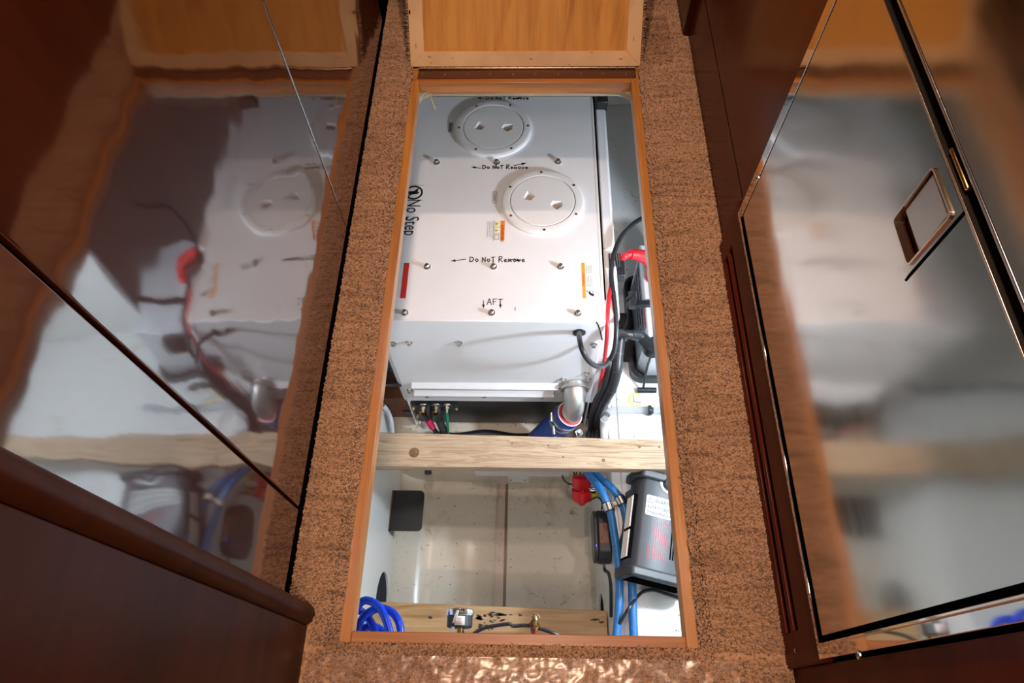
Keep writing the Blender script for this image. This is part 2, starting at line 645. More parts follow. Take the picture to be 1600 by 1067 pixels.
def ring_slab(inner, outer, z0, z1):
    mb = MB()
    n = len(inner)
    vs = [(a, b, z1) for a, b in inner] + [(a, b, z1) for a, b in outer] + [(a, b, z0) for a, b in inner] + [(a, b, z0) for a, b in outer]
    fs = []
    for i in range(n):
        j = (i + 1) % n
        fs += [(i, j, n + j, n + i), (2 * n + i, 3 * n + i, 3 * n + j, 2 * n + j), (i, 2 * n + i, 2 * n + j, j), (n + i, n + j, 3 * n + j, 3 * n + i)]
    return mb.add(vs, fs)


struct('floor', ring_slab(inner, outer, -0.052, -0.034), 'deck_edge')
top = MB()
top.box((-1.3, -2.0, -0.034), (FX0, 3.3, -0.012)).box((FX1, -2.0, -0.034), (1.4, 3.3, -0.012))
top.box((FX0, -2.0, -0.034), (FX1, FY0, -0.012)).box((FX0, FY1, -0.034), (FX1, 3.3, -0.012))
fl = struct('floor', top, 'deck_under')

struct('trim_7', MB().box((-0.55, HY1 + 0.007, -0.058), (0.55, HY1 + 0.05, -0.0525)), 'dark_olive')
struct('ceiling', MB().box((-0.6, -1.8, 2.0), (0.6, 3.1, 2.05)), 'ceiling_white')
struct('wall_back', MB().box((-0.6, -1.85, 0), (0.6, -1.8, 2.0)), 'mahogany_satin')
struct('wall_front', MB().box((-0.6, 2.95, 0), (0.6, 3.0, 2.0)), 'mahogany_satin')
# carcass behind the left doors, dark toe gap under them
struct('wall_left', MB().box((-0.60, 0.05, 0.0), (-0.433, 1.70, 2.0)).box((-0.60, 1.70, 0), (-0.434, 2.95, 2.0)), 'black_gap')
struct('wall_left', MB().box((-0.60, -1.8, -0.012), (-0.392, 0.132, 2.0)), 'mahogany_satin', None, 0.002)
# right wall: far panel, jamb, near panel, panel above and behind the refrigerator
struct('wall_right', MB().box((XR, 0.940, 0.171), (0.6, 1.728, 2.0)).box((XR, 0.975, 0.0), (0.6, 1.728, 0.175)), 'mahogany_side')
struct('wall_right', MB().box((0.440, 1.728, 0.0), (0.6, 2.95, 2.0)), 'mahogany_side', None, 0.004)
struct('wall_right', MB().box((XR + 0.001, -1.8, 0.0), (0.6, 0.075, 2.0)).box((XR + 0.001, 0.074, 1.25), (0.6, 0.976, 2.0)).box((XR + 0.001, 0.0735, 0.0), (0.6, 0.0765, 0.01)), 'mahogany_red')
struct('wall_right', MB().box((0.56, 0.07, 0.0), (0.6, 0.98, 1.3)), 'black_gap')

# left: rounded trim post
pm = MB()
arc = [(-0.432, 0.172)] + [(-0.412 + 0.032 * math.cos(math.radians(a)), 0.150 + 0.022 * math.sin(math.radians(a))) for a in range(80, -81, -16)] + [(-0.432, 0.128)]
pm.prism([(a, b, -0.008) for a, b in arc], (0, 0, 2.0))
struct('trim_1', pm, 'mahogany_satin')

# left: three tall high-gloss doors
for i, (y0, y1, lab) in enumerate(((0.961, 1.692, 'glossy mahogany locker door at the far end of the left wall'),
                                   (0.3235, 0.957, 'wide glossy mahogany locker door mirroring the hatch, between two dark seams'),
                                   (0.174, 0.3175, 'narrow glossy mahogany door strip beside the rounded trim post'))):
    d = thing('locker_door', lab, 'door', (XL, (y0 + y1) / 2, 0.088))
    obj('panel', MB().box((-0.4325, y0, 0.088), (XL, y1, 1.95)), 'mahogany_gloss', d, 0.0025, segs=3)
    obj('door_edge', MB().box((-0.4324, y0 - 0.001, 0.089), (-0.425, y1 + 0.001, 1.949)), 'mahogany_red', d)

# ------------------------------------------------------------------ below deck
YB0, YB1 = -0.9, 2.72
ZF, ZB = -1.95, -1.13
XW, XBN = -0.60, 0.31


def holed_wall(x, y0, y1, z0, z1, hc, hr, thick):
    """a wall in a plane of constant x with a round limber hole"""
    n = 64
    inn, out = [], []
    for k in range(n):
        a = 2 * math.pi * (k + 0.5) / n
        c, s = math.cos(a), math.sin(a)
        inn.append((hc[0] + hr * c, hc[1] + hr * s))
        ty = (y1 - hc[0]) / c if c > 1e-9 else ((y0 - hc[0]) / c if c < -1e-9 else 9e9)
        tz = (z1 - hc[1]) / s if s > 1e-9 else ((z0 - hc[1]) / s if s < -1e-9 else 9e9)
        t = min(ty, tz)
        out.append((hc[0] + t * c, hc[1] + t * s))
    # snap nearest points onto the corners
    for cyv in (y0, y1):
        for czv in (z0, z1):
            i = min(range(n), key=lambda k: (out[k][0] - cyv) ** 2 + (out[k][1] - czv) ** 2)
            out[i] = (cyv, czv)
    mb = MB()
    vs, fs = [], []
    for xx in (x, x + thick):
        vs += [(xx, a, b) for a, b in inn] + [(xx, a, b) for a, b in out]
    for i in range(n):
        j = (i + 1) % n
        fs += [(i, j, n + j, n + i), (2 * n + i, 3 * n + i, 3 * n + j, 2 * n + j), (i, 2 * n + i, 2 * n + j, j)]
    return mb.add(vs, fs)


# stringer faces, left and right, each with a limber hole
struct('trim_2', holed_wall(XW, YB0, 1.3, -1.83, ZB, (0.385, -1.66), 0.13, -0.008), 'bilge_white')
struct('trim_2', MB().box((-0.95, YB0, -2.0), (-0.80, 1.3, ZB - 0.03)), 'black_gap')  # black sheet behind the hole, its inner shade put into the colour
struct('trim_3', holed_wall(XBN, YB0, 1.3, -1.93, ZB - 0.01, (0.32, -1.72), 0.13, 0.008), 'bilge_white')
struct('trim_3', MB().box((0.5, YB0, -2.0), (0.55, 1.3, ZB - 0.03)), 'black_gap')  # same black sheet painting in the shade behind the right hole
# left bench top and hull sides
struct('trim_4', MB().box((-1.20, YB0, ZB - 0.03), (XW + 0.002, YB1, ZB)), 'bench_white', None, 0.008)
struct('trim_5', MB().box((XBN - 0.002, YB0, ZB - 0.035), (0.352, YB1, ZB - 0.006)).box((0.345, YB0, ZB - 0.035), (1.30, YB1, ZB)), 'bench_white', None, 0.005)
struct('added_baffle', MB().box((0.735, 1.36, ZB - 0.01), (1.301, 1.39, -0.05)), 'bilge_white')  # unseen baffle, added to keep the bilge lamp off the far bench
struct('wall_port', MB().box((-1.25, YB0, -2.1), (-1.20, YB1, -0.05)), 'bilge_white')
struct('wall_starboard', MB().box((1.30, YB0, -2.1), (1.35, YB1, -0.05)), 'bilge_white')
struct('wall_forward', MB().box((-1.25, YB1, -2.1), (1.35, YB1 + 0.05, -0.05)), 'bilge_white')
struct('wall_aft', MB().box((-1.25, YB0 - 0.05, -2.1), (1.35, YB0, -0.05)), 'bilge_white')
# bilge bottom: two shells with a shallow keel channel between them
prof = [(XW, -1.80)] + [(-0.44 + 0.16 * math.cos(math.radians(a)), -1.79 + 0.16 * math.sin(math.radians(a))) for a in range(190, 271, 10)] + [(-0.30, -1.953), (-0.168, -1.956), (-0.152, -1.965), (-0.150, -2.1), (XW - 0.03, -2.1)]
fm = MB().prism([(a, YB0, b) for a, b in prof], (0, 1.01 - YB0, 0))
struct('floor', fm, 'bilge_floor')
prof = [(-0.098, -2.1), (-0.096, -1.965), (-0.085, -1.957), (0.26, -1.952), (0.292, -1.945), (0.309, -1.92), (0.34, -1.92), (0.34, -2.1)]
struct('floor', MB().prism([(a, YB0, b) for a, b in prof], (0, 1.01 - YB0, 0)), 'bilge_floor')
struct('floor', MB().box((-0.152, YB0, -2.1), (-0.110, 1.01, -1.974)), 'keel_channel')
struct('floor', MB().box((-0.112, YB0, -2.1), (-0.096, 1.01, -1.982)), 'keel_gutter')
# bearer under the machine
struct('trim_6', MB().box((XW - 0.01, 1.0, -2.1), (XBN + 0.01, YB1, -1.42)), 'bilge_floor', None, 0.008)

# ================================================================== HATCH FRAME, HINGE, LID
fr_ = thing('hatch_coaming', 'varnished oak frame lining the open floor hatch', 'frame', (0, FY0, -0.03))
obj('rail', MB().box((FX0, FY0, -0.036), (HX0, FY1, -0.002)), 'oak', fr_, 0.0015)
obj('rail', MB().box((HX1, FY0, -0.036), (FX1, FY1, -0.002)), 'oak', fr_, 0.0015)
obj('rail', MB().box((HX0, FY0, -0.036), (HX1, HY0, -0.003)), 'oak_cross', fr_, 0.0015)
obj('rail', MB().box((HX0, HY1, -0.043), (HX1, FY1, -0.003)), 'oak_cross', fr_, 0.0015)
hb = MB().box((FX0, FY1, -0.03), (FX1, 1.600, -0.004))
obj('hinge_board', hb, 'oak_cross', fr_)

hg = thing('piano_hinge', 'dull bronze piano hinge with countersunk screws along the far hatch edge', 'hinge', (0, 1.575, -0.004))
obj('leaf', MB().box((-0.318, 1.563, -0.004), (0.296, 1.598, -0.0012)), 'bronze', hg)
N = 24
for k in range(N):
    a = -0.318 + 0.614 * k / N
    obj('knuckle', MB().cyl((a + 0.0008, 1.600, 0.001), (a + 0.614 / N - 0.0008, 1.600, 0.001), 0.0038, 8), 'bronze', hg)
sc0 = None
for k in range(10):
    p0 = hz(658.9 + 35.6 * k, 116.5 - 0.15 * k, -0.001)
    s_ = MB().lathe(p0, (0, 0, 1), [(-0.001, 0.0042), (0.0006, 0.0042), (0.001, 0.0030)], 12)
    obj('screw', s_, 'bronze_light', hg)
    obj('screw_slot', MB().box((p0.x - 0.003, p0.y - 0.0006, 0.0), (p0.x + 0.003, p0.y + 0.0006, 0.0003)), 'black_gap', hg)

# lid: local frame a along X, b up the lid, h out of its underside
LB = Vector((0, 1.604, 0.004))
la = math.radians(48)
LID = Frame(LB, (1, 0, 0), (0, math.cos(la), math.sin(la)))
LX0, LX1, LL = -0.340, 0.309, 1.50
if LID.n.y > 0:
    LID.n = -LID.n


def lbox(a0, b0, h0, a1, b1, h1):
    return MB().prism([LID(a0, b0, h0), LID(a1, b0, h0), LID(a1, b1, h0), LID(a0, b1, h0)], LID.n * (h1 - h0))


lid = thing('floor_hatch', 'hinged hatch lid leaning open, amber plywood underside in a pale wood frame', 'lid', LB)
obj('plywood_panel', lbox(LX0 + 0.02, 0.02, -0.014, LX1 - 0.02, LL - 0.02, -0.006), 'plywood', lid)
W = 0.040


def mitred(pts):
    return MB().prism([LID(a, b, -0.014) for a, b in pts], LID.n * 0.014)


obj('rail', mitred([(LX0, 0), (LX1, 0), (LX1 - W, W), (LX0 + W, W)]), 'pale_wood', lid, 0.0008)
obj('rail', mitred([(LX0, LL), (LX1, LL), (LX1 - W, LL - W), (LX0 + W, LL - W)]), 'pale_wood', lid, 0.0008)
obj('rail', mitred([(LX0, 0), (LX0 + W, W), (LX0 + W, LL - W), (LX0, LL)]), 'pale_wood', lid, 0.0008)
obj('rail', mitred([(LX1, 0), (LX1 - W, W), (LX1 - W, LL - W), (LX1, LL)]), 'pale_wood', lid, 0.0008)
for (u, v, dx, dy) in ((671, 89, .004, 0), (830, 92, .004, 0), (970, 92, .004, 0), (650, 72, 0, .005), (990, 61, 0, .005), (640, 19, .0015, .004), (925, 82, .002, 0), (890, 101, .002, 0), (707, 91, .0015, 0), (674, 98, .0015, 0)):
    d = ray(u, v)
    t = (LB - Vector((0, 0, CAM_H))).dot(LID.n) / Vector(d).dot(LID.n)
    q = Vector(d) * t + Vector((0, 0, CAM_H)) - LB
    a, b = q.dot(LID.x), q.dot(LID.y)
    obj('staple', lbox(a - dx - .0006, b - dy - .0006, 0, a + dx + .0006, b + dy + .0006, 0.0006), 'black_gap', lid)
obj('carpet_backing', lbox(LX0 - 0.006, 0.0, -0.026, LX1 + 0.006, LL, -0.0145), 'carpet', lid)


# ------------------------------------------------------------------ carpet: slab plus pile
def tufts(pts, lean, h, r, name, parent, mat='carpet'):
    """four-sided yarn tips, one per point, as one joined mesh"""
    n = len(pts)
    base = np.array(pts, dtype=np.float64)
    ang = rng.uniform(0, math.pi / 2, n)
    rr = r * rng.uniform(0.75, 1.25, n)
    hh = h * rng.uniform(0.65, 1.2, n)
    tip = base + np.asarray(lean) + np.stack([rng.normal(0, 0.0016, n), rng.normal(0, 0.0016, n), hh], 1)
    vs = np.zeros((n, 9, 3))
    for k in range(4):
        a = ang + k * math.pi / 2
        off = np.stack([np.cos(a) * rr, np.sin(a) * rr, np.zeros(n)], 1)
        vs[:, k] = base + off
        vs[:, 4 + k] = base * 0.42 + tip * 0.58 + off * 1.1 + np.stack([np.zeros(n), np.zeros(n), hh * 0.12], 1)
    vs[:, 8] = tip
    fs = []
    quad = np.array([[0, 1, 5, 4], [1, 2, 6, 5], [2, 3, 7, 6], [3, 0, 4, 7]])
    tri = np.array([[4, 5, 8], [5, 6, 8], [6, 7, 8], [7, 4, 8]])
    o9 = np.arange(n)[:, None, None] * 9
    q = (quad[None] + o9).reshape(-1, 4)
    t = (tri[None] + o9).reshape(-1, 3)
    me = bpy.data.meshes.new(name)
    me.vertices.add(n * 9)
    off = np.array(parent_origin(parent))
    me.vertices.foreach_set('co', (vs.reshape(-1, 3) - off).ravel())
    loops = np.concatenate([q.ravel(), t.ravel()])
    me.loops.add(len(loops))
    me.loops.foreach_set('vertex_index', loops)
    me.polygons.add(len(q) + len(t))
    me.polygons.foreach_set('loop_start', np.concatenate([np.arange(len(q)) * 4, len(q) * 4 + np.arange(len(t)) * 3]))
    me.update(calc_edges=True)
    me.shade_smooth()
    me.materials.append(MATS[mat])
    o = bpy.data.objects.new(name, me)
    COL.objects.link(o)
    if parent is not None:
        o.parent = parent
    o['kind'] = 'stuff'
    return o


CZ = -0.004
cp = thing('carpet', 'tan cut-pile carpet with fuzzy edges around the floor hatch', 'carpet', (0.4, 0.9, -0.012))
cm = MB()
cx0, cx1 = -0.452, XR
FXA, FXB = FX0 - 0.004, FX1 + 0.004
FYA, FYB = FY0 - 0.004, 1.602
BR, CT = 0.020, CZ + 0.010
cm.box((cx0 + 0.0, -1.8, -0.0121), (FXA - BR, 2.95, CT)).box((FXB + BR, -1.8, -0.0121), (cx1, 2.95, CT))
cm.box((FXA - BR, -1.8, -0.0121), (FXB + BR, FYA - BR, CT)).box((FXA - BR, FYB + BR, -0.0121), (FXB + BR, 2.95, CZ))
cm.box((cx0, -1.8, -0.012), (FXA, 2.95, CZ)).box((FXB, -1.8, -0.012), (cx1, 2.95, CZ))
cm.box((FXA, -1.8, -0.012), (FXB, FYA, CZ)).box((FXA, FYB, -0.012), (FXB, 2.95, CZ))
obj('backing', cm, 'carpet', cp)
sp = 0.0033
gx, gy = np.meshgrid(np.arange(-0.446, XR, sp), np.arange(-0.02, 2.35, sp))
P = np.stack([gx.ravel(), gy.ravel()], 1) + rng.normal(0, 0.0008, (gx.size, 2))
P = P[P[:, 0] > -0.4325]
keep = ~((P[:, 0] > FXA) & (P[:, 0] < FXB) & (P[:, 1] > FYA))
keep &= ~((P[:, 0] < -0.388) & (P[:, 1] < 0.135)) & ~((P[:, 0] < -0.382) & (P[:, 1] < 0.17))
keep &= ~((P[:, 0] > 0.436) & (P[:, 1] > 1.725)) & (P[:, 0] < XR - 0.003)
P = P[keep]
dist = np.minimum.reduce([np.where(P[:, 0] < FXA, FXA - P[:, 0], 9), np.where(P[:, 0] > FXB, P[:, 0] - FXB, 9)])
dist = np.minimum(dist, np.where(P[:, 1] < FYA, FYA - P[:, 1], 9))
edge = np.clip(1 - dist / 0.02, 0, 1)
row = 0.5 + 0.5 * np.sin(P[:, 1] * 2 * math.pi / 0.021 + 2.5 * np.sin(P[:, 0] * 37 + P[:, 1] * 5))
rise = np.clip((dist - 0.004) / 0.018, 0, 1)
z = CZ + 0.010 * rise * rise * (3 - 2 * rise) - 0.001 - 0.0022 * (row > 0.86) * rng.uniform(0, 1, len(P)) + 0.004 * edge
lean = np.zeros((len(P), 3))
lean[:, 0] = np.where(P[:, 0] < FXA, 0.008, np.where(P[:, 0] > FXB, -0.008, 0)) * edge
lean[:, 1] = np.where(P[:, 1] < FYA, 0.008, 0) * edge
tufts(np.column_stack([P, z]), lean, 0.0080, 0.0023, 'pile', cp)
# frayed carpet edge of the lid
n_ = 900
b_ = np.concatenate([np.linspace(0, 0.5, n_), np.linspace(0, 0.5, n_)])
side = np.repeat([0, 1], n_)
a_ = np.where(side == 0, LX0 - 0.002, LX1 + 0.002)
h_ = rng.uniform(-0.026, -0.012, 2 * n_)
base = np.array([LID(a, b, h) for a, b, h in zip(a_, b_, h_)])
ln = np.zeros((2 * n_, 3))
ln[:, 0] = np.where(side == 0, -1, 1) * rng.uniform(0.004, 0.012, 2 * n_)
tufts(base, ln, 0.004, 0.0022, 'carpet_fringe', lid)


# thin film taped over the carpet
def film(name, label, x0, x1, y0, y1, nx, ny, amp, seed):
    rd = np.random.default_rng(seed)
    mb = MB()
    xs, ys = np.linspace(x0, x1, nx), np.linspace(y0, y1, ny)
    vs = []
    ph = rd.uniform(0, 6, 12)
    fq = rd.uniform(20, 150, (12, 2)) * np.sign(rd.uniform(-1, 1, (12, 2)))
    for y in ys:
        for x in xs:
            s = sum(1 - abs(math.sin(fq[k, 0] * x * 0.5 + fq[k, 1] * y * 0.5 + ph[k])) for k in range(12)) / 12
            vs.append((x, y, 0.0165 + amp * s + rd.uniform(0, 0.0018)))
    fs = [(j * nx + i, j * nx + i + 1, (j + 1) * nx + i + 1, (j + 1) * nx + i) for j in range(ny - 1) for i in range(nx - 1)]
    mb.add(vs, fs)
    o = obj(name, mb, 'film', None)
    if o.data.polygons[0].normal.z < 0:
        o.data.flip_normals()
    tag(o, label, 'plastic film')
    return o


film('protective_film', 'crinkled clear plastic film over the carpet at the near edge of the hatch', -0.37, 0.36, -0.05, 0.085, 150, 32, 0.006, 3)
film('protective_film', 'small crinkled clear plastic film on the carpet right of the open lid', 0.318, 0.40, 1.60, 1.80, 30, 50, 0.006, 5)

# ================================================================== GYRO STABILISER CABINET
ZT, YF = -0.515, 1.073
GX0, GX1 = -0.478, 0.240
g = thing('stabilizer_cabinet', 'large white bolted machine cabinet with two round inspection plates under the hatch', 'machine', (-0.12, YF, -1.42))
obj('top_panel', MB().box((GX0, YF, ZT - 0.012), (GX1, 2.16, ZT)), 'gyro_white', g, 0.004, segs=3)
obj('front_panel', MB().box((GX0, YF, -1.135), (GX1, YF + 0.012, ZT - 0.006)), 'gyro_white', g, 0.004, segs=3)
obj('body', MB().box((GX0 - 0.03, YF + 0.03, -1.22), (0.292, 2.14, -0.545)), 'gyro_white', g, 0.02, segs=4)
obj('seam', MB().box((GX1 + 0.0005, YF + 0.10, -0.56), (GX1 + 0.008, 2.14, -0.536)), 'black_gap', g)
obj('side_channel', MB().box((GX1 + 0.008, YF + 0.30, -0.56), (0.286, 2.12, -0.538)), 'gyro_white', g, 0.007, segs=3)
obj('top_trim', MB().box((GX1 - 0.008, YF + 0.03, ZT), (GX1 - 0.001, 2.15, ZT + 0.001)), 'plate_white', g)
# black foot and skirt with white return edges
obj('skirt', MB().box((GX0 + 0.008, YF + 0.02, -1.40), (GX1 - 0.008, YF + 0.05, -1.13)), 'black_paint', g)
obj('foot_flange', MB().box((GX0 - 0.055, YF + 0.04, -1.40), (0.30, 2.1, -1.34)), 'black_paint', g, 0.004)
for x in (GX0, GX1 - 0.006):
    obj('skirt_edge', MB().box((x, YF, -1.392), (x + 0.006, YF + 0.02, -1.135)), 'gyro_white', g)
obj('foot_pad', MB().box((GX0, YF + 0.06, -1.42), (0.24, 2.0, -1.40)), 'black_rubber', g)
# louvre hoods
for z, x1 in ((-0.980, 0.112), (-1.046, 0.098)):
    mb = MB().prism([(-0.436, YF, z + 0.020), (-0.436, YF - 0.020, z + 0.004), (-0.436, YF - 0.021, z - 0.002), (-0.436, YF, z - 0.002)], (x1 + 0.436, 0, 0))
    obj('louvre_hood', mb, 'gyro_white', g, 0.003)
obj('louvre_slot', MB().box((0.070, YF - 0.004, -1.056), (0.100, YF - 0.0005, -1.036)), 'black_gap', g)
# hex bolts
for (u, v) in ((682, 252), (776, 252), (872, 251), (667, 415), (771, 415), (876, 415), (632, 487), (768, 487), (903, 488)):
    q = hz(u, v, ZT + 0.008)
    hexbolt('bolt', (q.x, q.y, ZT), (0, 0, 1), 0.0085, 0.0135, 'stainless', g)
for (u, v) in ((614, 538), (639, 537), (717, 537), (928, 540), (640, 611), (667, 618), (756, 619), (847, 620), (880, 594), (916, 585), (919, 594), (878, 609), (916, 609)):
    q = hy(u, v, YF - 0.006)
    hexbolt('bolt', (q.x, YF, q.z), (0, -1, 0), 0.0085, 0.0125, 'stainless', g)


# two inspection plates
def inspection_plate(px, py, rot, k):
    c = hz(px, py, ZT + 0.016)
    c = Vector((c.x, c.y, ZT))
    R1, R0 = 0.143, 0.112
    ring = MB().lathe(c, (0, 0, 1), [(0, R1), (0.008, R1), (0.012, R1 - 0.004), (0.0135, R1 - 0.008), (0.0135, R0 + 0.002), (0.009, R0 + 0.0005), (0.001, R0)], 64, False, False)
    rg = obj('inspection_plate', ring, 'plate_white', g)
    rg['label'] = ('lower, nearer' if k else 'upper, farther') + ' round white screw-in inspection plate'
    cap = MB().lathe(c, (0, 0, 1), [(0.003, R0 - 0.0015), (0.011, R0 - 0.0015), (0.0130, R0 - 0.004)], 64, False, False)
    n = 64
    ringv = [c + Vector((math.cos(2 * math.pi * i / n) * (R0 - 0.004), math.sin(2 * math.pi * i / n) * (R0 - 0.004), 0.0130)) for i in range(n)]
    # flat lid with two finger recesses: fan between rim and two pentagonal pockets via boolean-free bmesh fill
    pent = []
    for sgn in (-1, 1):
        a0 = math.radians(rot)
        ctr = c + Vector((math.cos(a0) * 0.052 * sgn, math.sin(a0) * 0.052 * sgn, 0.0130))
        pts = [(-0.020, -0.014), (0.008, -0.020), (0.022, -0.002), (0.010, 0.012), (-0.004, 0.024)]
        if sgn > 0:
            pts = [(-0.022, -0.002), (-0.014, 0.018), (0.020, 0.016), (0.018, -0.008), (0.000, -0.022)]
        pent.append([ctr + Vector((x, y, 0)) for x, y in pts])
    bm = bmesh.new()
    edges = []
    for loop in [ringv] + pent:
        vs = [bm.verts.new(v) for v in loop]
        edges += [bm.edges.new((vs[i], vs[(i + 1) % len(vs)])) for i in range(len(vs))]
    bmesh.ops.triangle_fill(bm, use_beauty=True, edges=edges)
    bm.verts.index_update()
    cap.add([v.co.copy() for v in bm.verts], [tuple(v.index for v in f.verts) for f in bm.faces])
    bm.free()
    for lp in pent:
        m_ = sum(lp, Vector()) / 5
        low = [m_ + (v - m_) * 0.86 + Vector((0.001, -0.004, -0.0115)) for v in lp]
        cap.add(lp + low, [(i, (i + 1) % 5, 5 + (i + 1) % 5, 5 + i) for i in range(5)])
        obj('finger_recess', MB().prism([v + Vector((0, 0, -0.0004)) for v in low], (0, 0, 0.0008)), 'recess_tan', rg)
    o = obj('screw_lid', cap, 'plate_white', rg)
    for i in range(6):
        a = math.radians(60 * i + (90 if k else 0) + 2)
        pq = c + Vector((math.cos(a) * 0.128, math.sin(a) * 0.128, 0.0135))
        obj('screw', MB().lathe(pq, (0, 0, 1), [(-0.002, 0.0048), (0.0006, 0.0048), (0.0014, 0.003), (0.0008, 0.0016)], 12), 'bronze', rg)
    return rg


inspection_plate(771, 197, -4, 0)
inspection_plate(848, 312, -22, 1)

# writing on the top panel
TOP = Frame((0, 0, ZT), (1, 0, 0), (0, 1, 0))
mk = MB()
a = hz(734, 409, ZT)
handwriting(mk, TOP, 'DO NOT REMOVE', a.x, a.y, 0.019, 0.0028)
b0, b1 = hz(728, 405, ZT), hz(705, 408, ZT)
arrow(mk, TOP, (b0.x, b0.y), (b1.x, b1.y), 0.0022, 0.014)
b0, b1 = hz(794, 405, ZT), hz(814, 407, ZT)
arrow(mk, TOP, (b0.x, b0.y), (b1.x, b1.y), 0.0022, 0.014)
b0, b1 = hz(771, 407, ZT), hz(770, 413, ZT)
arrow(mk, TOP, (b0.x, b0.y), (b1.x, b1.y - 0.004), 0.0022, 0.009)
obj('inscription', mk, 'black_ink', g)['label'] = 'handwritten DO NOT REMOVE with arrows, middle row'
mk = MB()
a = hz(754, 264, ZT)
handwriting(mk, TOP, 'DO NOT REMOVE', a.x, a.y, 0.017, 0.0030)
b0, b1 = hz(751, 263, ZT), hz(737, 261, ZT)
arrow(mk, TOP, (b0.x, b0.y), (b1.x, b1.y), 0.0024, 0.014)
b0, b1 = hz(803, 259, ZT), hz(822, 255, ZT)
arrow(mk, TOP, (b0.x, b0.y), (b1.x, b1.y), 0.0024, 0.016)
b0, b1 = hz(775.5, 262, ZT), hz(775.5, 256, ZT)
arrow(mk, TOP, (b0.x, b0.y), (b1.x, b1.y), 0.0024, 0.008)
obj('inscription', mk, 'black_ink', g)['label'] = 'handwritten DO NOT REMOVE with arrows, above the nearer inspection plate'
mk = MB()
a = hz(760, 155.6, ZT)
handwriting(mk, TOP, 'DO NOT REMOVE', a.x, a.y, 0.017, 0.0030)
b0, b1 = hz(757, 154.2, ZT), hz(746, 152.8, ZT)
arrow(mk, TOP, (b0.x, b0.y), (b1.x, b1.y), 0.0024, 0.014)
b0, b1 = hz(803, 154.0, ZT), hz(815, 152.6, ZT)
arrow(mk, TOP, (b0.x, b0.y), (b1.x, b1.y), 0.0024, 0.014)
obj('inscription', mk, 'black_ink', g)['label'] = 'handwritten DO NOT REMOVE with arrows, farthest row'
mk = MB()
a = hz(761, 476, ZT)
handwriting(mk, TOP, 'AFT', a.x, a.y, 0.021, 0.0022)
for u in (755.5, 782):
    b0, b1 = hz(u, 470, ZT), hz(u, 481, ZT)
    arrow(mk, TOP, (b0.x, b0.y), (b1.x, b1.y), 0.0022, 0.012)
b0, b1 = hz(805, 480, ZT), hz(805, 485, ZT)
stroke(mk, TOP, [(b0.x, b0.y), (b1.x, b1.y)], 0.0016)
obj('inscription', mk, 'black_ink', g)['label'] = 'handwritten AFT between two down arrows'

# No Step marking
o_ = hz(638, 311, ZT)
NS = Frame((o_.x, o_.y, ZT), (0, -1, 0), (1, 0, 0))
L_ = hz(640, 371, ZT)
lettering('no_step_lettering', 'No Step', NS, 0.066, 'black_ink', g, 0.0009, sx=(o_.y - L_.y) / 0.232)
c_ = hz(647, 301, ZT)
NC = Frame((c_.x, c_.y, ZT), (0, -1, 0), (1, 0, 0))
mk = MB()
stroke(mk, NC, circle2(0, 0, 0.028), 0.006)
stroke(mk, NC, [(-0.020, 0.016), (0.018, -0.020)], 0.004)
plate2d(mk, NC, [[(-0.006, -0.022), (0.006, -0.024), (0.008, -0.004), (0.006, 0.012), (0.0, 0.018), (-0.006, 0.012)]], 0.0008)
plate2d(mk, NC, [[(-0.014, 0.006), (-0.003, 0.000), (-0.002, 0.010), (-0.012, 0.014)]], 0.0008)
stroke(mk, NC, [(0.034, -0.03), (0.034, 0.034)], 0.0012)
stroke(mk, NC, [(-0.034, -0.03), (-0.034, 0.034)], 0.0006)
obj('no_step_symbol', mk, 'black_ink', g)

# warning label, orange band to the right, reads down the panel
q0, q1 = hz(759, 345, ZT), hz(788, 376, ZT)
WL = Frame((q0.x, q0.y, ZT), (0, -1, 0), (1, 0, 0))
lw, lh = q0.y - q1.y, q1.x - q0.x
wl = obj('warning_label', plate2d(MB(), WL, [rect(0, 0, lw, lh)], 0.0005), 'white_sticker', g)
obj('band', plate2d(MB(), WL, [rect(0, lh * 0.78, lw, lh)], 0.0008), 'orange_sticker', wl)
lettering('band_lettering', 'WARNING', WL.__class__(WL(lw * 0.30, lh * 0.82), WL.x, WL.y), 0.013, 'black_ink', wl, 0.0011, sx=1.05)
mk = MB()
plate2d(mk, WL, [[(lw * .23, lh * .82), (lw * .28, lh * .82), (lw * .255, lh * .94)]], 0.0011)
for k in range(2):
    xx = lw * (0.06 + 0.33 * k)
    stroke(mk, WL, [(xx + lw * 0.11, lh * 0.52), (xx + lw * 0.11, lh * 0.62)], 0.0022, 0.0012)
stroke(mk, WL, [(0, lh * 0.44), (lw, lh * 0.44)], 0.0014)
for k in (0.33, 0.66):
    stroke(mk, WL, [(lw * k, lh * 0.46), (lw * k, lh * 0.78)], 0.0010)
stroke(mk, WL, rect(lw * .72, lh * .50, lw * .94, lh * .70) + [(lw * .72, lh * .50)], 0.0012)
obj('label_lines', mk, 'black_ink', wl)
mk = MB()
for k in range(2):
    xx = lw * (0.04 + 0.33 * k)
    plate2d(mk, WL, [[(xx, lh * .49), (xx + lw * .24, lh * .49), (xx + lw * .12, lh * .72)]], 0.0009)
obj('hazard_triangles', mk, 'yellow_sticker', wl)
mk = MB()
small_print(mk, WL, lw * 0.06, lh * 0.36, lw * 0.96, 4, lh * 0.085, 0.0014, 3)
obj('small_print', mk, 'grey_ink', wl)

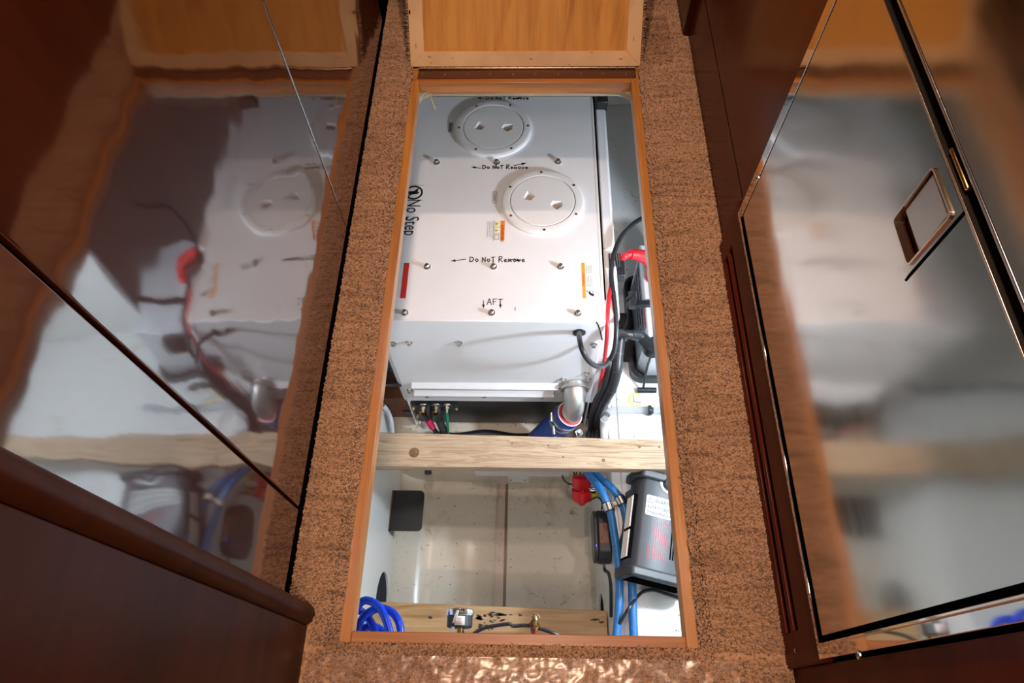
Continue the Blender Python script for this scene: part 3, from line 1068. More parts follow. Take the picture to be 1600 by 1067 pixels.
# warning label by the right edge, reads up the panel
q0, q1 = hz(911, 411, ZT), hz(930, 466, ZT)
W2 = Frame((q1.x, q1.y, ZT), (0, 1, 0), (-1, 0, 0))
lw, lh = q0.y - q1.y, abs(q1.x - q0.x) * 1.15
wl = obj('warning_label', plate2d(MB(), W2, [rect(0, 0, lw, lh)], 0.0005), 'white_sticker', g)
wl['label'] = 'white label with amber band at the right edge'
obj('band', plate2d(MB(), W2, [rect(0, lh * 0.74, lw, lh)], 0.0008), 'amber_sticker', wl)
lettering('band_lettering', 'WARNING', Frame(W2(lw * 0.34, lh * 0.80), W2.x, W2.y), 0.011, 'red_ink', wl, 0.0011, sx=0.95)
mk = MB()
small_print(mk, W2, lw * 0.32, lh * 0.58, lw * 0.64, 4, lh * 0.13, 0.0013, 5)
small_print(mk, W2, lw * 0.70, lh * 0.58, lw * 0.98, 4, lh * 0.13, 0.0013, 6)
obj('small_print', mk, 'grey_ink', wl)
mk = MB()
plate2d(mk, W2, [[(lw * .05, lh * .1), (lw * .12, lh * .08), (lw * .13, lh * .30), (lw * .2, lh * .42), (lw * .15, lh * .55), (lw * .08, lh * .38)]], 0.0008)
stroke(mk, W2, circle2(lw * .17, lh * .30, lh * .16, n=16), 0.0012)
plate2d(mk, W2, [[(lw * .17, lh * .60), (lw * .22, lh * .56), (lw * .20, lh * .70)]], 0.0008)
obj('pictogram', mk, 'black_ink', wl)
q0, q1 = hz(630, 411, ZT), hz(625, 466, ZT)
W3 = Frame((q1.x - 0.02, q1.y, ZT), (0, 1, 0), (-1, 0, 0))
lw = q0.y - q1.y
wl = obj('warning_label', plate2d(MB(), W3, [rect(0, -0.035, lw, 0.05)], 0.0005), 'white_sticker', g)
wl['label'] = 'label with a red band at the left edge'
obj('band', plate2d(MB(), W3, [rect(0, -0.038, lw, -0.020)], 0.0008), 'red_sticker', wl)
# small boxed labels beside the plates
for (u0, v0, u1, v1, txt) in ((770.5, 300, 776, 317, 'Coolant'), (702, 192, 707, 206, '')):
    q0, q1 = hz(u0, v0, ZT), hz(u1, v1, ZT)
    W4 = Frame((q0.x, q0.y, ZT), (0, -1, 0), (1, 0, 0))
    lw, lh = q0.y - q1.y, q1.x - q0.x
    mk = MB()
    if txt:
        stroke(mk, W4, rect(0, 0, lw, lh) + [(0, 0)], 0.0009)
        so = obj('small_label', mk, 'black_ink', g)
        lettering('label_lettering', txt, Frame(W4(lw * .14, lh * .28), W4.x, W4.y), 0.0125, 'black_ink', so, 0.0009, sx=0.85)
    else:
        stroke(mk, W4, rect(0, 0, lw, lh) + [(0, 0)], 0.0009)
        for k in range(9):
            stroke(mk, W4, [(lw * (0.08 + 0.1 * k), lh * .15), (lw * (0.08 + 0.1 * k), lh * (.6 + .3 * (k % 2)))], 0.0024)
        obj('small_label', mk, 'black_ink', g)
# edge nick and grommet on the front panel
FRT = Frame((0, YF, 0), (1, 0, 0), (0, 0, 1))
mk = MB()
pts = [hy(u, v, YF) for u, v in ((932, 503), (935, 508), (938, 518), (941, 531))]
stroke(mk, FRT, [(q.x, q.z) for q in pts], 0.004)
obj('panel_gap', mk, 'black_ink', g)
gq = hy(905, 519, YF)
obj('grommet', MB().lathe((gq.x, YF, gq.z), (0, -1, 0), [(0, 0.021), (0.004, 0.021), (0.007, 0.016)], 24), 'black_rubber', g)
obj('part_mark', small_mark := plate2d(MB(), Frame((hy(718, 661, YF + .02).x, YF + 0.019, hy(718, 661, YF + .02).z), (1, 0, 0), (0, 0, 1)), [rect(k * .006, 0, k * .006 + .004, .004) for k in range(4)], 0.0008), 'white_sticker', g)

# terminal block on the skirt
tb = obj('terminal_block', MB().box((-0.452, YF - 0.012, -1.205), (-0.300, YF + 0.021, -1.160)), 'black_rubber', g, 0.002)
obj('terminal_tab', MB().box((-0.302, YF - 0.004, -1.20), (-0.282, YF + 0.021, -1.165)), 'black_rubber', tb, 0.002)
for x in (-0.395, -0.352):
    obj('divider', MB().box((x - 0.004, YF - 0.045, -1.26), (x + 0.004, YF - 0.008, -1.150)), 'heater_dark', tb, 0.001)
for (u, v) in ((661, 643), (681, 643), (698, 643)):
    q = hy(u, v, YF - 0.03)
    mb = MB().lathe((q.x, YF + 0.0, q.z), (0, -1, -0.15), [(0, 0.012), (0.018, 0.012), (0.018, 0.007), (0.034, 0.007)], 6)
    mb.lathe((q.x, YF + 0.0, q.z), (0, -1, -0.15), [(0.0, 0.017), (0.006, 0.017)], 14)
    obj('terminal_nut', mb, 'zinc', tb)
for (u, v) in ((713, 639), (646, 639), (652, 651), (656, 661)):
    q = hy(u, v, YF + 0.01)
    hexbolt('bolt', (q.x, YF + 0.018, q.z), (0, -1, 0), 0.007, 0.012, 'zinc', g)

# exhaust elbow
fq_ = hy(898, 601, YF - 0.004)
ec = Vector((fq_.x, YF, fq_.z))
el = obj('elbow_flange', MB().lathe(ec, (0, -1, -0.12), [(0, 0.043), (0.012, 0.043), (0.016, 0.051), (0.024, 0.052), (0.025, 0.047), (0.020, 0.0405)], 40), 'stainless_satin', g)
epts = [ec + Vector(q) for q in ((0, -0.006, 0), (0, -0.035, -0.006), (-0.001, -0.062, -0.028), (-0.004, -0.075, -0.065), (-0.013, -0.080, -0.11), (-0.026, -0.083, -0.155))]
obj('elbow_pipe', MB().tube(epts, 0.0395, 28, 8), 'stainless_satin', el)

# hose coupler on the elbow
ca, cd = epts[3] + Vector((-0.010, -0.004, -0.035)), Vector((-0.40, -0.02, -1.0)).normalized()
cpz = thing('hose_coupler', 'blue rubber exhaust hose clamped onto the steel elbow with a red lining', 'hose', ca + cd * 0.25)
hose = MB().lathe(ca, cd, [(0.0, 0.041), (0.0, 0.051), (0.02, 0.052), (0.30, 0.052)], 32, False, True)
obj('hose_body', hose, 'coupler_blue', cpz)
obj('lining', MB().lathe(ca, cd, [(0.001, 0.046), (-0.003, 0.0465), (-0.003, 0.040), (0.02, 0.040)], 32, False, False), 'coupler_red', cpz)
obj('white_ply', MB().lathe(ca, cd, [(0.0, 0.0505), (-0.0015, 0.0505), (-0.0015, 0.0465), (0.0, 0.0465)], 32, False, False), 'white_plastic', cpz)
for k, d in enumerate((0.035, 0.062)):
    cl = obj('clamp', MB().lathe(ca + cd * d, cd, [(0, 0.0525), (0, 0.0545), (0.012, 0.0545), (0.012, 0.0525)], 36, False, False), 'stainless', cpz)
    side = Vector((-0.92, -0.1, 0.36)) if k == 0 else Vector((-0.6, -0.8, 0.3))
    s0 = ca + cd * (d + 0.006) + (side - cd * side.dot(cd)).normalized() * 0.058
    obj('clamp_screw', MB().cyl(s0 - Vector((0.0, 0.016, 0.004)), s0 + Vector((0, 0.016, 0.004)), 0.007, 10), 'stainless', cl)
mk = MB()
hf = Frame(ca + cd * 0.115 + Vector((0.004, -0.0525, 0)), (1, 0, 0.35), (-0.35, 0, 1))
stroke(mk, hf, [(-0.02, -0.012), (-0.02, 0.012), (-0.005, 0.012)], 0.003)
stroke(mk, hf, [(-0.008, -0.014), (-0.008, 0.0), (0.006, 0.0), (0.006, -0.014)], 0.002)
obj('hose_marking', mk, 'white_sticker', cpz)

# ================================================================== TIMBERS
bm_ = thing('support_beam', 'knotty unpainted softwood beam spanning the bilge in front of the cabinet', 'beam', (0, 0.80, -0.98))
q00, q01, q10, q11 = hz(595, 675, -0.94), hz(1035, 687, -0.94), hz(590, 728.5, -0.94), hz(1040, 733, -0.94)


def ext(a, b, x):
    t = (x - a.x) / (b.x - a.x)
    return a + (b - a) * t


A0, A1, B0, B1 = ext(q00, q01, -1.2), ext(q00, q01, 1.3), ext(q10, q11, -1.2), ext(q10, q11, 1.3)
obj('timber', MB().prism([B0, B1, A1, A0], (0, 0, -0.042)), 'deal', bm_, 0.003)
for (u, v, r) in ((647, 707, 0.020), (800, 693, 0.004), (943, 719, 0.007), (880, 714, 0.004), (999, 698, 0.006), (1030, 698, 0.005), (857, 696, 0.004)):
    q = hz(u, v, -0.94)
    obj('knot', MB().lathe((q.x, q.y, -0.9425), (0, 0, 1), [(0, r), (0.003, r * 0.9), (0.0032, r * 0.4)], 14), 'wood_knot', bm_)

zp = -1.47
pl = thing('bilge_plank', 'varnished pine plank with black tar marks across the near end of the bilge', 'plank', (-0.1, 0.2, zp - 0.04))
obj('board', MB().prism([(XW + 0.006, 0.0, zp), (XBN - 0.004, 0.0, zp), (XBN - 0.004, 0.352, zp), (XW + 0.006, 0.372, zp)], (0, 0, -0.04)), 'plank', pl, 0.003)
rd = random.Random(5)
marks = [(rd.uniform(746, 752), rd.uniform(960, 986), rd.uniform(2, 4), rd.uniform(1.2, 2.4)) for k in range(12)]
marks += [(rd.uniform(750, 770), rd.uniform(958, 984), rd.uniform(1.5, 4.5), rd.uniform(0.8, 2.0)) for k in range(22)]
marks += [(rd.uniform(766, 814), rd.uniform(955, 962), rd.uniform(1.5, 5.5), rd.uniform(0.6, 1.5)) for k in range(12)]
marks += [(rd.uniform(768, 792), rd.uniform(962, 972), rd.uniform(1.5, 4), rd.uniform(0.7, 1.4)) for k in range(8)]
marks += [(672, 965, 3, 2.5), (930, 968, 7, 2), (940, 972, 4, 2)]
for (u, v, a, b) in marks:
    loop = []
    for k in range(12):
        an = 2 * math.pi * k / 12
        s = rd.uniform(0.7, 1.25)
        q = hz(u + a * math.cos(an) * s, v + b * math.sin(an) * s, zp)
        loop.append((q.x, q.y, zp))
    obj('tar_mark', MB().prism(loop, (0, 0, 0.0012)), 'tar', pl)
# cleats that carry the plank
obj('cleat', MB().box((XW + 0.002, 0.02, zp - 0.10), (XW + 0.05, 0.35, zp - 0.04)), 'plank', pl)
obj('cleat', MB().box((XBN - 0.05, 0.02, zp - 0.10), (XBN - 0.002, 0.33, zp - 0.04)), 'plank', pl)

# black angle plate on the left stringer
bk = thing('angle_plate', 'black angle plate screwed to the left bilge wall below the beam', 'bracket', (-0.58, 0.77, -1.63))
pts = [hz(u, v, -1.63) for u, v in ((613, 766), (663, 766), (660, 829), (611, 829))]
w0, w1 = pts[3].y, pts[0].y
lp = [(a, b, -1.63) for a, b in rrect(XW, w0, -0.456, w1, 0.018) if True]
lp = [(XW, w0, -1.63)] + [(a, b, -1.63) for a, b in [q for q in rrect(XW, w0, -0.456, w1, 0.02) if q[0] > -0.5]][0:0] + [(-0.476, w0, -1.63)]
lp = [(XW, w1, -1.63), (XW, w0, -1.63)] + [(-0.476 + 0.02 * math.sin(math.radians(t)), w0 + 0.02 - 0.02 * math.cos(math.radians(t)), -1.63) for t in range(0, 91, 18)] + [(-0.476 + 0.02 * math.cos(math.radians(t)), w1 - 0.02 + 0.02 * math.sin(math.radians(t)), -1.63) for t in range(0, 91, 18)]
obj('plate', MB().prism(lp, (0, 0, -0.008)), 'black_paint', bk)
obj('wall_leg', MB().box((XW, w0, -1.72), (XW + 0.008, w1, -1.63)), 'black_paint', bk)
obj('coppery_edge', MB().box((XW, w0 + 0.003, -1.6295), (XW + 0.006, w1 - 0.003, -1.627)), 'bronze', bk)

# far bearer: white board, bracket, stud and wire loop
q = hy(782, 740, 0.99)
wb = thing('white_cover_box', 'white box and bracket fixed to the bearer below the beam', 'box', (q.x, 0.95, -1.80))
xa, xb = hy(742, 742, 0.95).x, hy(890, 742, 0.95).x
z1, z0 = hy(800, 733, 0.95).z, hy(800, 744, 0.95).z
obj('cover', MB().box((xa, 0.95, z0), (xb, 1.0, z1 + 0.08)), 'white_plastic', wb, 0.003)
xa2, xb2 = hy(794, 748, 0.965).x, hy(826, 748, 0.965).x
obj('tab', MB().box((xa2, 0.955, hy(800, 752, 0.96).z), (xb2, 1.0, z0 + 0.004)), 'white_plastic', wb, 0.003)
for u in (798, 820):
    q = hy(u, 750, 0.955)
    obj('screw', MB().lathe((q.x, 0.957, q.z), (0, -1, 0), [(0, 0.006), (0.004, 0.005)], 10), 'bronze', wb)
q = hy(669, 737, 0.94)
st = thing('threaded_stud', 'zinc plated stud with a nut on the bearer under the beam, left', 'stud', (q.x, 0.99, q.z - 0.02))
obj('stud', MB().cyl((q.x, 1.0, q.z), (q.x, 0.93, q.z), 0.016, 14), 'black_rubber', st)
obj('nut', MB().lathe((q.x, 0.965, q.z), (0, -1, 0), [(0, 0.026), (0.018, 0.026), (0.02, 0.02)], 6), 'zinc', st)
q = hy(886, 744, 0.95)
lp = [(q.x + 0.035 * math.cos(t) + 0.004 * t, 0.95 + 0.04 * math.sin(t), q.z + 0.012 * math.sin(t * 0.5)) for t in [k * 0.6 for k in range(13)]]
wlp = obj('wire_loop', MB().tube([(q.x + 0.06, 1.0, q.z + 0.01)] + lp + [(q.x - 0.05, 1.0, q.z + 0.02)], 0.0035, 6, 4), 'black_rubber')
tag(wlp, 'thin black wire tied in a loop beside the red pump cap', 'wire')

# ================================================================== RIGHT BENCH: BATTERY
bt = thing('battery', 'pale grey battery strapped in a black tray at the right of the cabinet', 'battery', (0.52, 1.40, ZB))
TX0, TX1, TY0, TY1 = 0.402, 0.66, 1.155, 1.640
tray = MB()
lo = rrect(TX0, TY0, TX1, TY1, 0.05, 6)
li = rrect(TX0 + 0.012, TY0 + 0.012, TX1 - 0.012, TY1 - 0.012, 0.04, 6)
tray.rings([[(a, b, ZB) for a, b in lo], [(a, b, ZB + 0.045) for a, b in lo], [(a, b, ZB + 0.045) for a, b in li], [(a, b, ZB + 0.006) for a, b in li]])
obj('tray', tray, 'black_rubber', bt)
BX0, BX1, BY0, BY1, BZ = 0.432, 0.63, 1.185, 1.60, -0.82
case = MB().prism([(BX0 + 0.0, BY0 + 0.03, ZB + 0.008), (BX0 + 0.03, BY0, ZB + 0.008), (BX1, BY0, ZB + 0.008), (BX1, BY1, ZB + 0.008), (BX0, BY1, ZB + 0.008)], (0, 0, BZ - ZB - 0.05))
obj('case', case, 'battery_grey', bt, 0.004)
obj('case_lid', MB().box((BX0 - 0.004, BY0 - 0.004, BZ - 0.045), (BX1, BY1 + 0.004, BZ)), 'battery_grey', bt, 0.006)
obj('side_shade', MB().box((BX0 - 0.0015, BY0 + 0.035, ZB + 0.02), (BX0 + 0.002, BY1 - 0.03, BZ - 0.055)), 'battery_side_shade', bt)  # dark grey panel paints in the shade on the case's left side
mk = MB()
SF = Frame((BX0 - 0.002, BY1 - 0.05, -0.91), (0, -1, 0), (0, 0, 1))
small_print(mk, SF, 0, 0, 0.32, 3, 0.045, 0.012, 9)
obj('side_print', mk, 'black_ink', bt)
obj('vent_strip', MB().box((BX0 + 0.02, BY0 + 0.05, BZ), (BX0 + 0.05, BY1 - 0.09, BZ + 0.006)), 'white_plastic', bt, 0.002)
obj('red_mark', MB().box((BX0 - 0.0046, 1.24, BZ - 0.035), (BX0 - 0.0035, 1.34, BZ - 0.012)), 'red_sticker', bt)
# tray feet with two screws each
for (u, v) in ((969, 500), (969, 545)):
    q = hz(u, v, ZB + 0.03)
    ft = obj('tray_foot', MB().box((q.x - 0.022, q.y - 0.045, ZB), (TX0 + 0.006, q.y + 0.045, ZB + 0.014)), 'black_rubber', bt, 0.003)
    for dy in (-0.022, 0.022):
        obj('screw', MB().lathe((q.x - 0.004, q.y + dy, ZB + 0.014), (0, 0, 1), [(0, 0.008), (0.004, 0.006)], 12), 'chrome', ft)

sp_ = hz(989, 470, BZ + 0.03)
sb = thing('battery_strap', 'black hold-down strap with a round buckle across the battery', 'strap', (sp_.x, sp_.y, BZ))
pts = [hz(974, 515, ZB + 0.04), hz(980, 500, -0.98), sp_ + Vector((-0.02, 0, -0.02)), sp_ + Vector((0.02, 0.0, -0.022)), Vector((BX1, sp_.y + 0.02, BZ + 0.008))]
mb = MB()
P_ = smooth_path(pts, 5)
mb.rings([[q + Vector((0, -0.013, 0)), q + Vector((0, 0.013, 0)), q + Vector((0.003, 0.013, 0.004)), q + Vector((0.003, -0.013, 0.004))] for q in P_])
obj('webbing', mb, 'heater_dark', sb)
obj('buckle', MB().cyl(sp_ + Vector((-0.004, -0.03, 0)), sp_ + Vector((0.0, 0.035, 0.004)), 0.015, 18).lathe(sp_ + Vector((-0.004, 0.012, 0)), (0, -1, 0), [(0, 0.020), (0.008, 0.020)], 18), 'black_rubber', sb)
obj('buckle_arm', MB().box((sp_.x + 0.015, sp_.y - 0.012, BZ + 0.002), (sp_.x + 0.085, sp_.y + 0.012, BZ + 0.018)), 'black_rubber', sb, 0.003)
q = hz(1017, 592, -0.95)
th = thing('strap_handle', 'black T-shaped strap end hanging below the near end of the battery', 'handle', (q.x, q.y, ZB))
obj('cord', MB().tube([Vector((q.x, BY0 + 0.01, BZ + 0.004)), Vector((q.x, BY0 - 0.022, BZ - 0.03)), Vector((q.x, BY0 - 0.024, -1.0)), Vector((q.x - 0.002, BY0 - 0.06, -1.10))], 0.0045, 8, 4), 'black_rubber', th)
obj('grip', MB().cyl((q.x - 0.022, BY0 - 0.065, -1.118), (q.x + 0.05, BY0 - 0.065, -1.118), 0.011, 12), 'black_rubber', th)

# ------------------------------------------------------------------ cables
def cable(name, pts, r, mat, label, cat='cable', n=12):
    o = obj(name, MB().tube(pts, r, n, 8), mat)
    if label:
        tag(o, label, cat)
    return o


# black power cable: out of the grommet, down in a loop, up along the cabinet and away to the right
pts = [Vector((gq.x, YF + 0.0, gq.z)), hy(905, 526, YF - 0.05), hy(909, 545, YF - 0.11), hy(920, 564, YF - 0.13), hy(936, 573, YF - 0.12), hy(950, 566, YF - 0.08),
       hz(960, 545, -0.60), hz(963, 510, -0.56), hz(960, 470, -0.54), hz(955, 430, -0.53), hz(958, 402, -0.52), hz(968, 374, -0.52), hz(984, 355, -0.52), hz(1002, 342, -0.53), hz(1035, 328, -0.56), hz(1085, 322, -0.62)]
lc = cable('power_cable', pts, 0.0082, 'black_rubber', 'thick black cable looping from the cabinet grommet up its right side')
# red battery cable with a boot
pts = [hz(1024, 428, -0.795), hz(1016, 408, -0.74), hz(1000, 399, -0.70), hz(985, 397, -0.68), hz(970, 405, -0.68), hz(962, 421, -0.62), hz(955, 446, -0.545), hz(950.5, 475, -0.533), hz(949, 505, -0.535), hz(948, 530, -0.59), hz(944.5, 562, -0.72), hz(937, 605, -0.95), hz(932, 650, -1.15)]
rc = thing('red_battery_cable', 'red battery cable with a moulded terminal boot right of the cabinet', 'cable', pts[3])
obj('lead', MB().tube(pts, lambda t: 0.0125 - 0.0058 * min(1, max(0, (t - 0.35) * 6)), 12, 8), 'red_cable', rc)
obj('boot', MB().tube(pts[0:4], lambda t: 0.030 - 0.012 * t, 14, 6), 'red_cable', rc)
obj('terminal_cap', MB().lathe((pts[0].x, pts[0].y, BZ + 0.004), (0, 0, 1), [(0, 0.034), (0.02, 0.032), (0.03, 0.02)], 18), 'red_cable', rc)
q = hz(963, 423, -0.62)
obj('clip', MB().box((q.x - 0.022, q.y - 0.035, q.z - 0.02), (q.x + 0.026, q.y + 0.030, q.z + 0.022)), 'black_rubber', rc, 0.004)
obj('thin_lead', MB().tube([hz(975, 402, -0.66), hz(970, 415, -0.67), hz(962, 440, -0.70), hz(955, 470, -0.73)], 0.003, 6, 4), 'red_cable', rc)
# striped tie mount on the cabinet side
q = hz(949, 413, -0.56)
tm = thing('cable_tie_mount', 'black ribbed cable tie mount at the top right of the cabinet', 'clip', (q.x, q.y, -0.545))
obj('pad', MB().box((0.262, q.y - 0.028, -0.552), (q.x + 0.020, q.y + 0.026, -0.540)), 'white_plastic', tm)
for k in range(6):
    obj('tooth', MB().box((0.264 + k * 0.007, q.y - 0.026, -0.540), (0.268 + k * 0.007, q.y + 0.024, -0.530)), 'black_rubber', tm)
# black negative cable with boot
q = hz(1016, 540, BZ + 0.03)
nb = thing('black_battery_cable', 'black battery cable with a round boot on the near battery post', 'cable', (q.x, q.y, BZ))
pts = [q + Vector((0, -0.005, 0.0)), q + Vector((-0.035, 0.03, 0.012)), hz(985, 523, -0.74), hz(970, 521, -0.74), hz(965, 535, -0.80), hz(963, 570, -0.88), hz(957, 600, -0.98), hz(947, 625, -1.08), hz(938, 655, -1.22)]
obj('lead', MB().tube(pts, 0.0150, 12, 8), 'black_rubber', nb)
obj('boot', MB().lathe((q.x + 0.01, q.y, BZ), (0, 0, 1), [(0, 0.034), (0.03, 0.034), (0.04, 0.03), (0.042, 0.02)], 22), 'black_rubber', nb)
obj('boot_neck', MB().tube(pts[0:3], lambda t: 0.024 - 0.007 * t, 12, 5), 'black_rubber', nb)
# corrugated bundle dropping beside the cabinet
pts = [hz(969, 526, -0.78), hz(966, 552, -0.81), hz(963, 580, -0.84), hz(955, 608, -0.90), hz(943, 630, -1.0), hz(935, 655, -1.15), hz(935, 690, -1.3)]
cb = thing('cable_bundle', 'taped black cable bundle dropping behind the beam beside the cabinet', 'cable', pts[-1])
P_ = smooth_path(pts, 8)
obj('loom', MB().tube(pts, 0.019, 12, 8), 'black_rubber', cb)
obj('loom', MB().tube([q + Vector((-0.026, 0.008, -0.005)) for q in pts], 0.014, 12, 8), 'black_rubber', cb)
for k in (8, 16, 24, 30):
    obj('tie', MB().lathe(P_[k], P_[k + 1] - P_[k], [(-0.003, 0.0205), (0.003, 0.0205)], 14), 'heater_dark', cb)

# leads on the terminal block
leads = [('lead_cable', ((661, 646), (668, 656), (676, 668), (686, 682)), 'black_rubber', 0.009, 'red-booted black lead on the first terminal of the cabinet', 'pink_boot', 0.013),
         ('lead_cable', ((681, 646), (686, 656), (692, 670), (698, 684)), 'black_rubber', 0.011, 'black-booted thick lead on the middle terminal of the cabinet', 'heater_dark', 0.016)]
for nm, pp, mt, r, lab, bmt, br in leads:
    pts = [hy(u, v, YF - 0.036 - 0.012 * i) for i, (u, v) in enumerate(pp)] + [hy(pp[-1][0] + 2, 700, YF - 0.05)]
    t_ = thing(nm, lab, 'cable', pts[-1])
    obj('lead', MB().tube(pts, r, 10, 6), mt, t_)
    obj('boot', MB().tube(pts[1:3], br, 12, 6), bmt, t_)
    obj('lug', MB().lathe(pts[0] + Vector((0, 0.006, 0)), (0, -1, -0.2), [(0, 0.016), (0.005, 0.016), (0.005, 0.006)], 14), 'brass', t_)
pts = [hy(698, 645, YF - 0.036), hy(699, 655, YF - 0.05), hy(699.5, 668, YF - 0.06), hy(700, 700, YF - 0.05)]
cable('ground_wire', pts, 0.0062, 'green_wire', 'green ground wire hanging from the last terminal of the cabinet', 'wire')
gp = cable('drain_pipe', [hy(664, 660, YF + 0.015), hy(664, 672, YF), hy(668, 690, YF - 0.02)], 0.013, 'gray_plastic', 'short grey pipe below the terminal block', 'pipe')
pts = [(-0.40, 1.03, -1.395), (-0.30, 1.02, -1.392), (-0.18, 1.035, -1.390), (-0.05, 1.02, -1.392), (0.08, 1.03, -1.396)]
cable('black_hose', pts, 0.020, 'black_rubber', 'black hose lying on the bearer behind the beam', 'hose')
# left side: grey hose loop, brown block, black bar
pts = [hz(598, 634, -1.05), hz(606, 645, -1.08), hz(611, 660, -1.10), hz(612, 680, -1.12), hz(608, 700, -1.12)]
cable('grey_hose', pts, 0.011, 'gray_plastic', 'curved grey hose at the left behind the beam', 'hose')
q0, q1 = hz(617, 606, -1.10), hz(632, 648, -1.30)
o = obj('wood_block', MB().box((-0.598, 1.12, -1.42), (-0.500, 1.24, -1.22)), 'dark_wood', None, 0.003)
tag(o, 'dark brown wooden block under the left side of the cabinet', 'block')
q0 = hy(607, 600, YF + 0.03)
o = obj('support_bar', MB().box((-1.2, YF + 0.03, q0.z - 0.026), (GX0 - 0.001, YF + 0.052, q0.z)), 'black_paint', None, 0.003)
tag(o, 'black steel bar running left from the cabinet into the bilge wall', 'bar')
o = obj('rubber_block', MB().box((0.252, 2.03, -0.545), (0.295, 2.075, -0.500)), 'black_rubber', None, 0.004)
tag(o, 'small black block at the far right corner of the cabinet', 'block')

# fittings around the foot of the elbow
q = hy(905, 676, 0.95)
vf = thing('hose_fitting', 'small plated fitting behind the beam right of the blue coupler', 'fitting', q - Vector((0, 0, 0.06)))
obj('nut', MB().lathe(q, (0, 0, -1), [(-0.02, 0.009), (0, 0.009), (0, 0.015), (0.03, 0.015), (0.03, 0.012), (0.12, 0.012)], 6), 'chrome', vf)
for k, du in enumerate((0, 7)):
    pts = [hy(916 + du, 690, 0.93), hy(920 + du, 676, 0.97), hy(926 + du, 668, 1.0), hy(933 + du, 674, 0.98), hy(937 + du, 690, 0.95)]
    cable('drain_hose', pts, 0.008, 'black_rubber', ('left' if k == 0 else 'right') + ' one of two small black hoses arching behind the beam', 'hose')
# clear tube along the bench
pts = [hz(945, 690, -1.16), hz(944, 668, -1.14), hz(945, 655, -1.10), hz(950, 645, -1.098), hz(962, 641, -1.108), hz(985, 640, -1.111), hz(1010, 641, -1.112), hz(1040, 642, -1.112), hz(1090, 643, -1.112)]
ct = thing('clear_tube', 'clear plastic tube clipped across the white bench behind the beam', 'tube', pts[5])
obj('tube', MB().tube(pts, 0.0135, 14, 8), 'clear_tube', ct)
obj('elbow', MB().tube(pts[0:3], 0.0165, 14, 6), 'white_plastic', ct)
q = hz(1015, 641, -1.112)
obj('clip', MB().lathe((q.x, q.y, q.z), (1, 0, 0), [(-0.004, 0.020), (0.006, 0.020), (0.006, 0.012), (0.014, 0.012)], 16), 'black_rubber', ct)
# letter stain on the bench
q = hz(993, 625, ZB)
BF = Frame((q.x, q.y, ZB), (1, 0, 0), (0, 1, 0))
mk = MB()
plate2d(mk, BF, [circle2(0, 0, 0.031, 40, 315, 26) + circle2(0, 0, 0.021, 40, 315, 26)[::-1]])
o = obj('bench_marking', mk, 'yellow_stain')
tag(o, 'yellow ringed letter mark on the white bench below the battery', 'marking')
mk = MB()
stroke(mk, BF, [(-0.008, 0.016), (-0.008, -0.008), (0.020, -0.010)], 0.003, 0.0014)
obj('letter', mk, 'grey_ink', o)

# ================================================================== NEAR RIGHT: HOSES, PUMP, SENSOR, HEATER
hz1 = [(882, 704), (905, 722), (922, 744), (938, 764), (949, 786), (954, 800), (960, 835), (966, 880), (968, 920), (967, 955), (963, 1000), (962, 1060)]
hz2 = [(912, 692), (920, 722), (936, 745), (954, 760), (967, 776), (974, 790), (982, 825), (987, 870), (988, 920), (989, 955), (991, 1000), (996, 1060)]
for k, pp in enumerate((hz1, hz2)):
    zz = [-1.22, -1.18, -1.14] + [-1.103] * (len(pp) - 3)
    pts = [hz(u, v, z) for (u, v), z in zip(pp, zz)]
    h = thing('blue_hose', ('left' if k == 0 else 'right') + ' one of the two bright blue hoses clamped along the bench edge', 'hose', pts[5], 'blue hoses on the bench edge')
    obj('hose', MB().tube(pts, 0.0145, 14, 8), 'blue_hose', h)
    for j in ((4.6, 10.1) if True else ()):
        i = int(j)
        q = pts[i].lerp(pts[i + 1], 0.45)
        d = (pts[i + 1] - pts[i]).normalized()
        cl = obj('hose_clamp', MB().lathe(q - d * 0.010, d, [(-0.004, 0.015), (-0.004, 0.0195), (0.022, 0.0195), (0.022, 0.015)], 20, False, False), 'stainless', h)
        obj('cushion', MB().lathe(q - d * 0.013, d, [(-0.004, 0.0148), (-0.004, 0.018), (0.030, 0.018), (0.030, 0.0148)], 20, False, False), 'black_rubber', cl)
        w = Vector((d.y, -d.x, 0)).normalized() * (1 if k else -1)
        if k:
            ear = MB().box((-0.001, -0.009, -0.006), (0.026, 0.009, 0.004))
            ear.v = [q + w * (0.016 + v.x) + d * v.y + Vector((0, 0, v.z)) for v in ear.v]
            obj('clamp_ear', ear, 'stainless', cl, 0.002)
            obj('clamp_screw', MB().lathe(q + w * 0.034 + Vector((0, 0, 0.004)), (0, 0, 1), [(0, 0.008), (0.006, 0.007)], 12), 'stainless', cl)
        obj('saddle', MB().box((q.x - 0.008, q.y - 0.008, ZB - 0.006), (q.x + 0.008, q.y + 0.008, q.z - 0.015)), 'stainless', cl)
pts = [hz(u, v, -1.125) for u, v in ((962, 760), (968, 800), (974, 850), (979, 900), (980, 950), (979, 1010))]
cable('white_conduit', pts, 0.0085, 'white_plastic', 'thin white conduit between the two blue hoses', 'pipe')

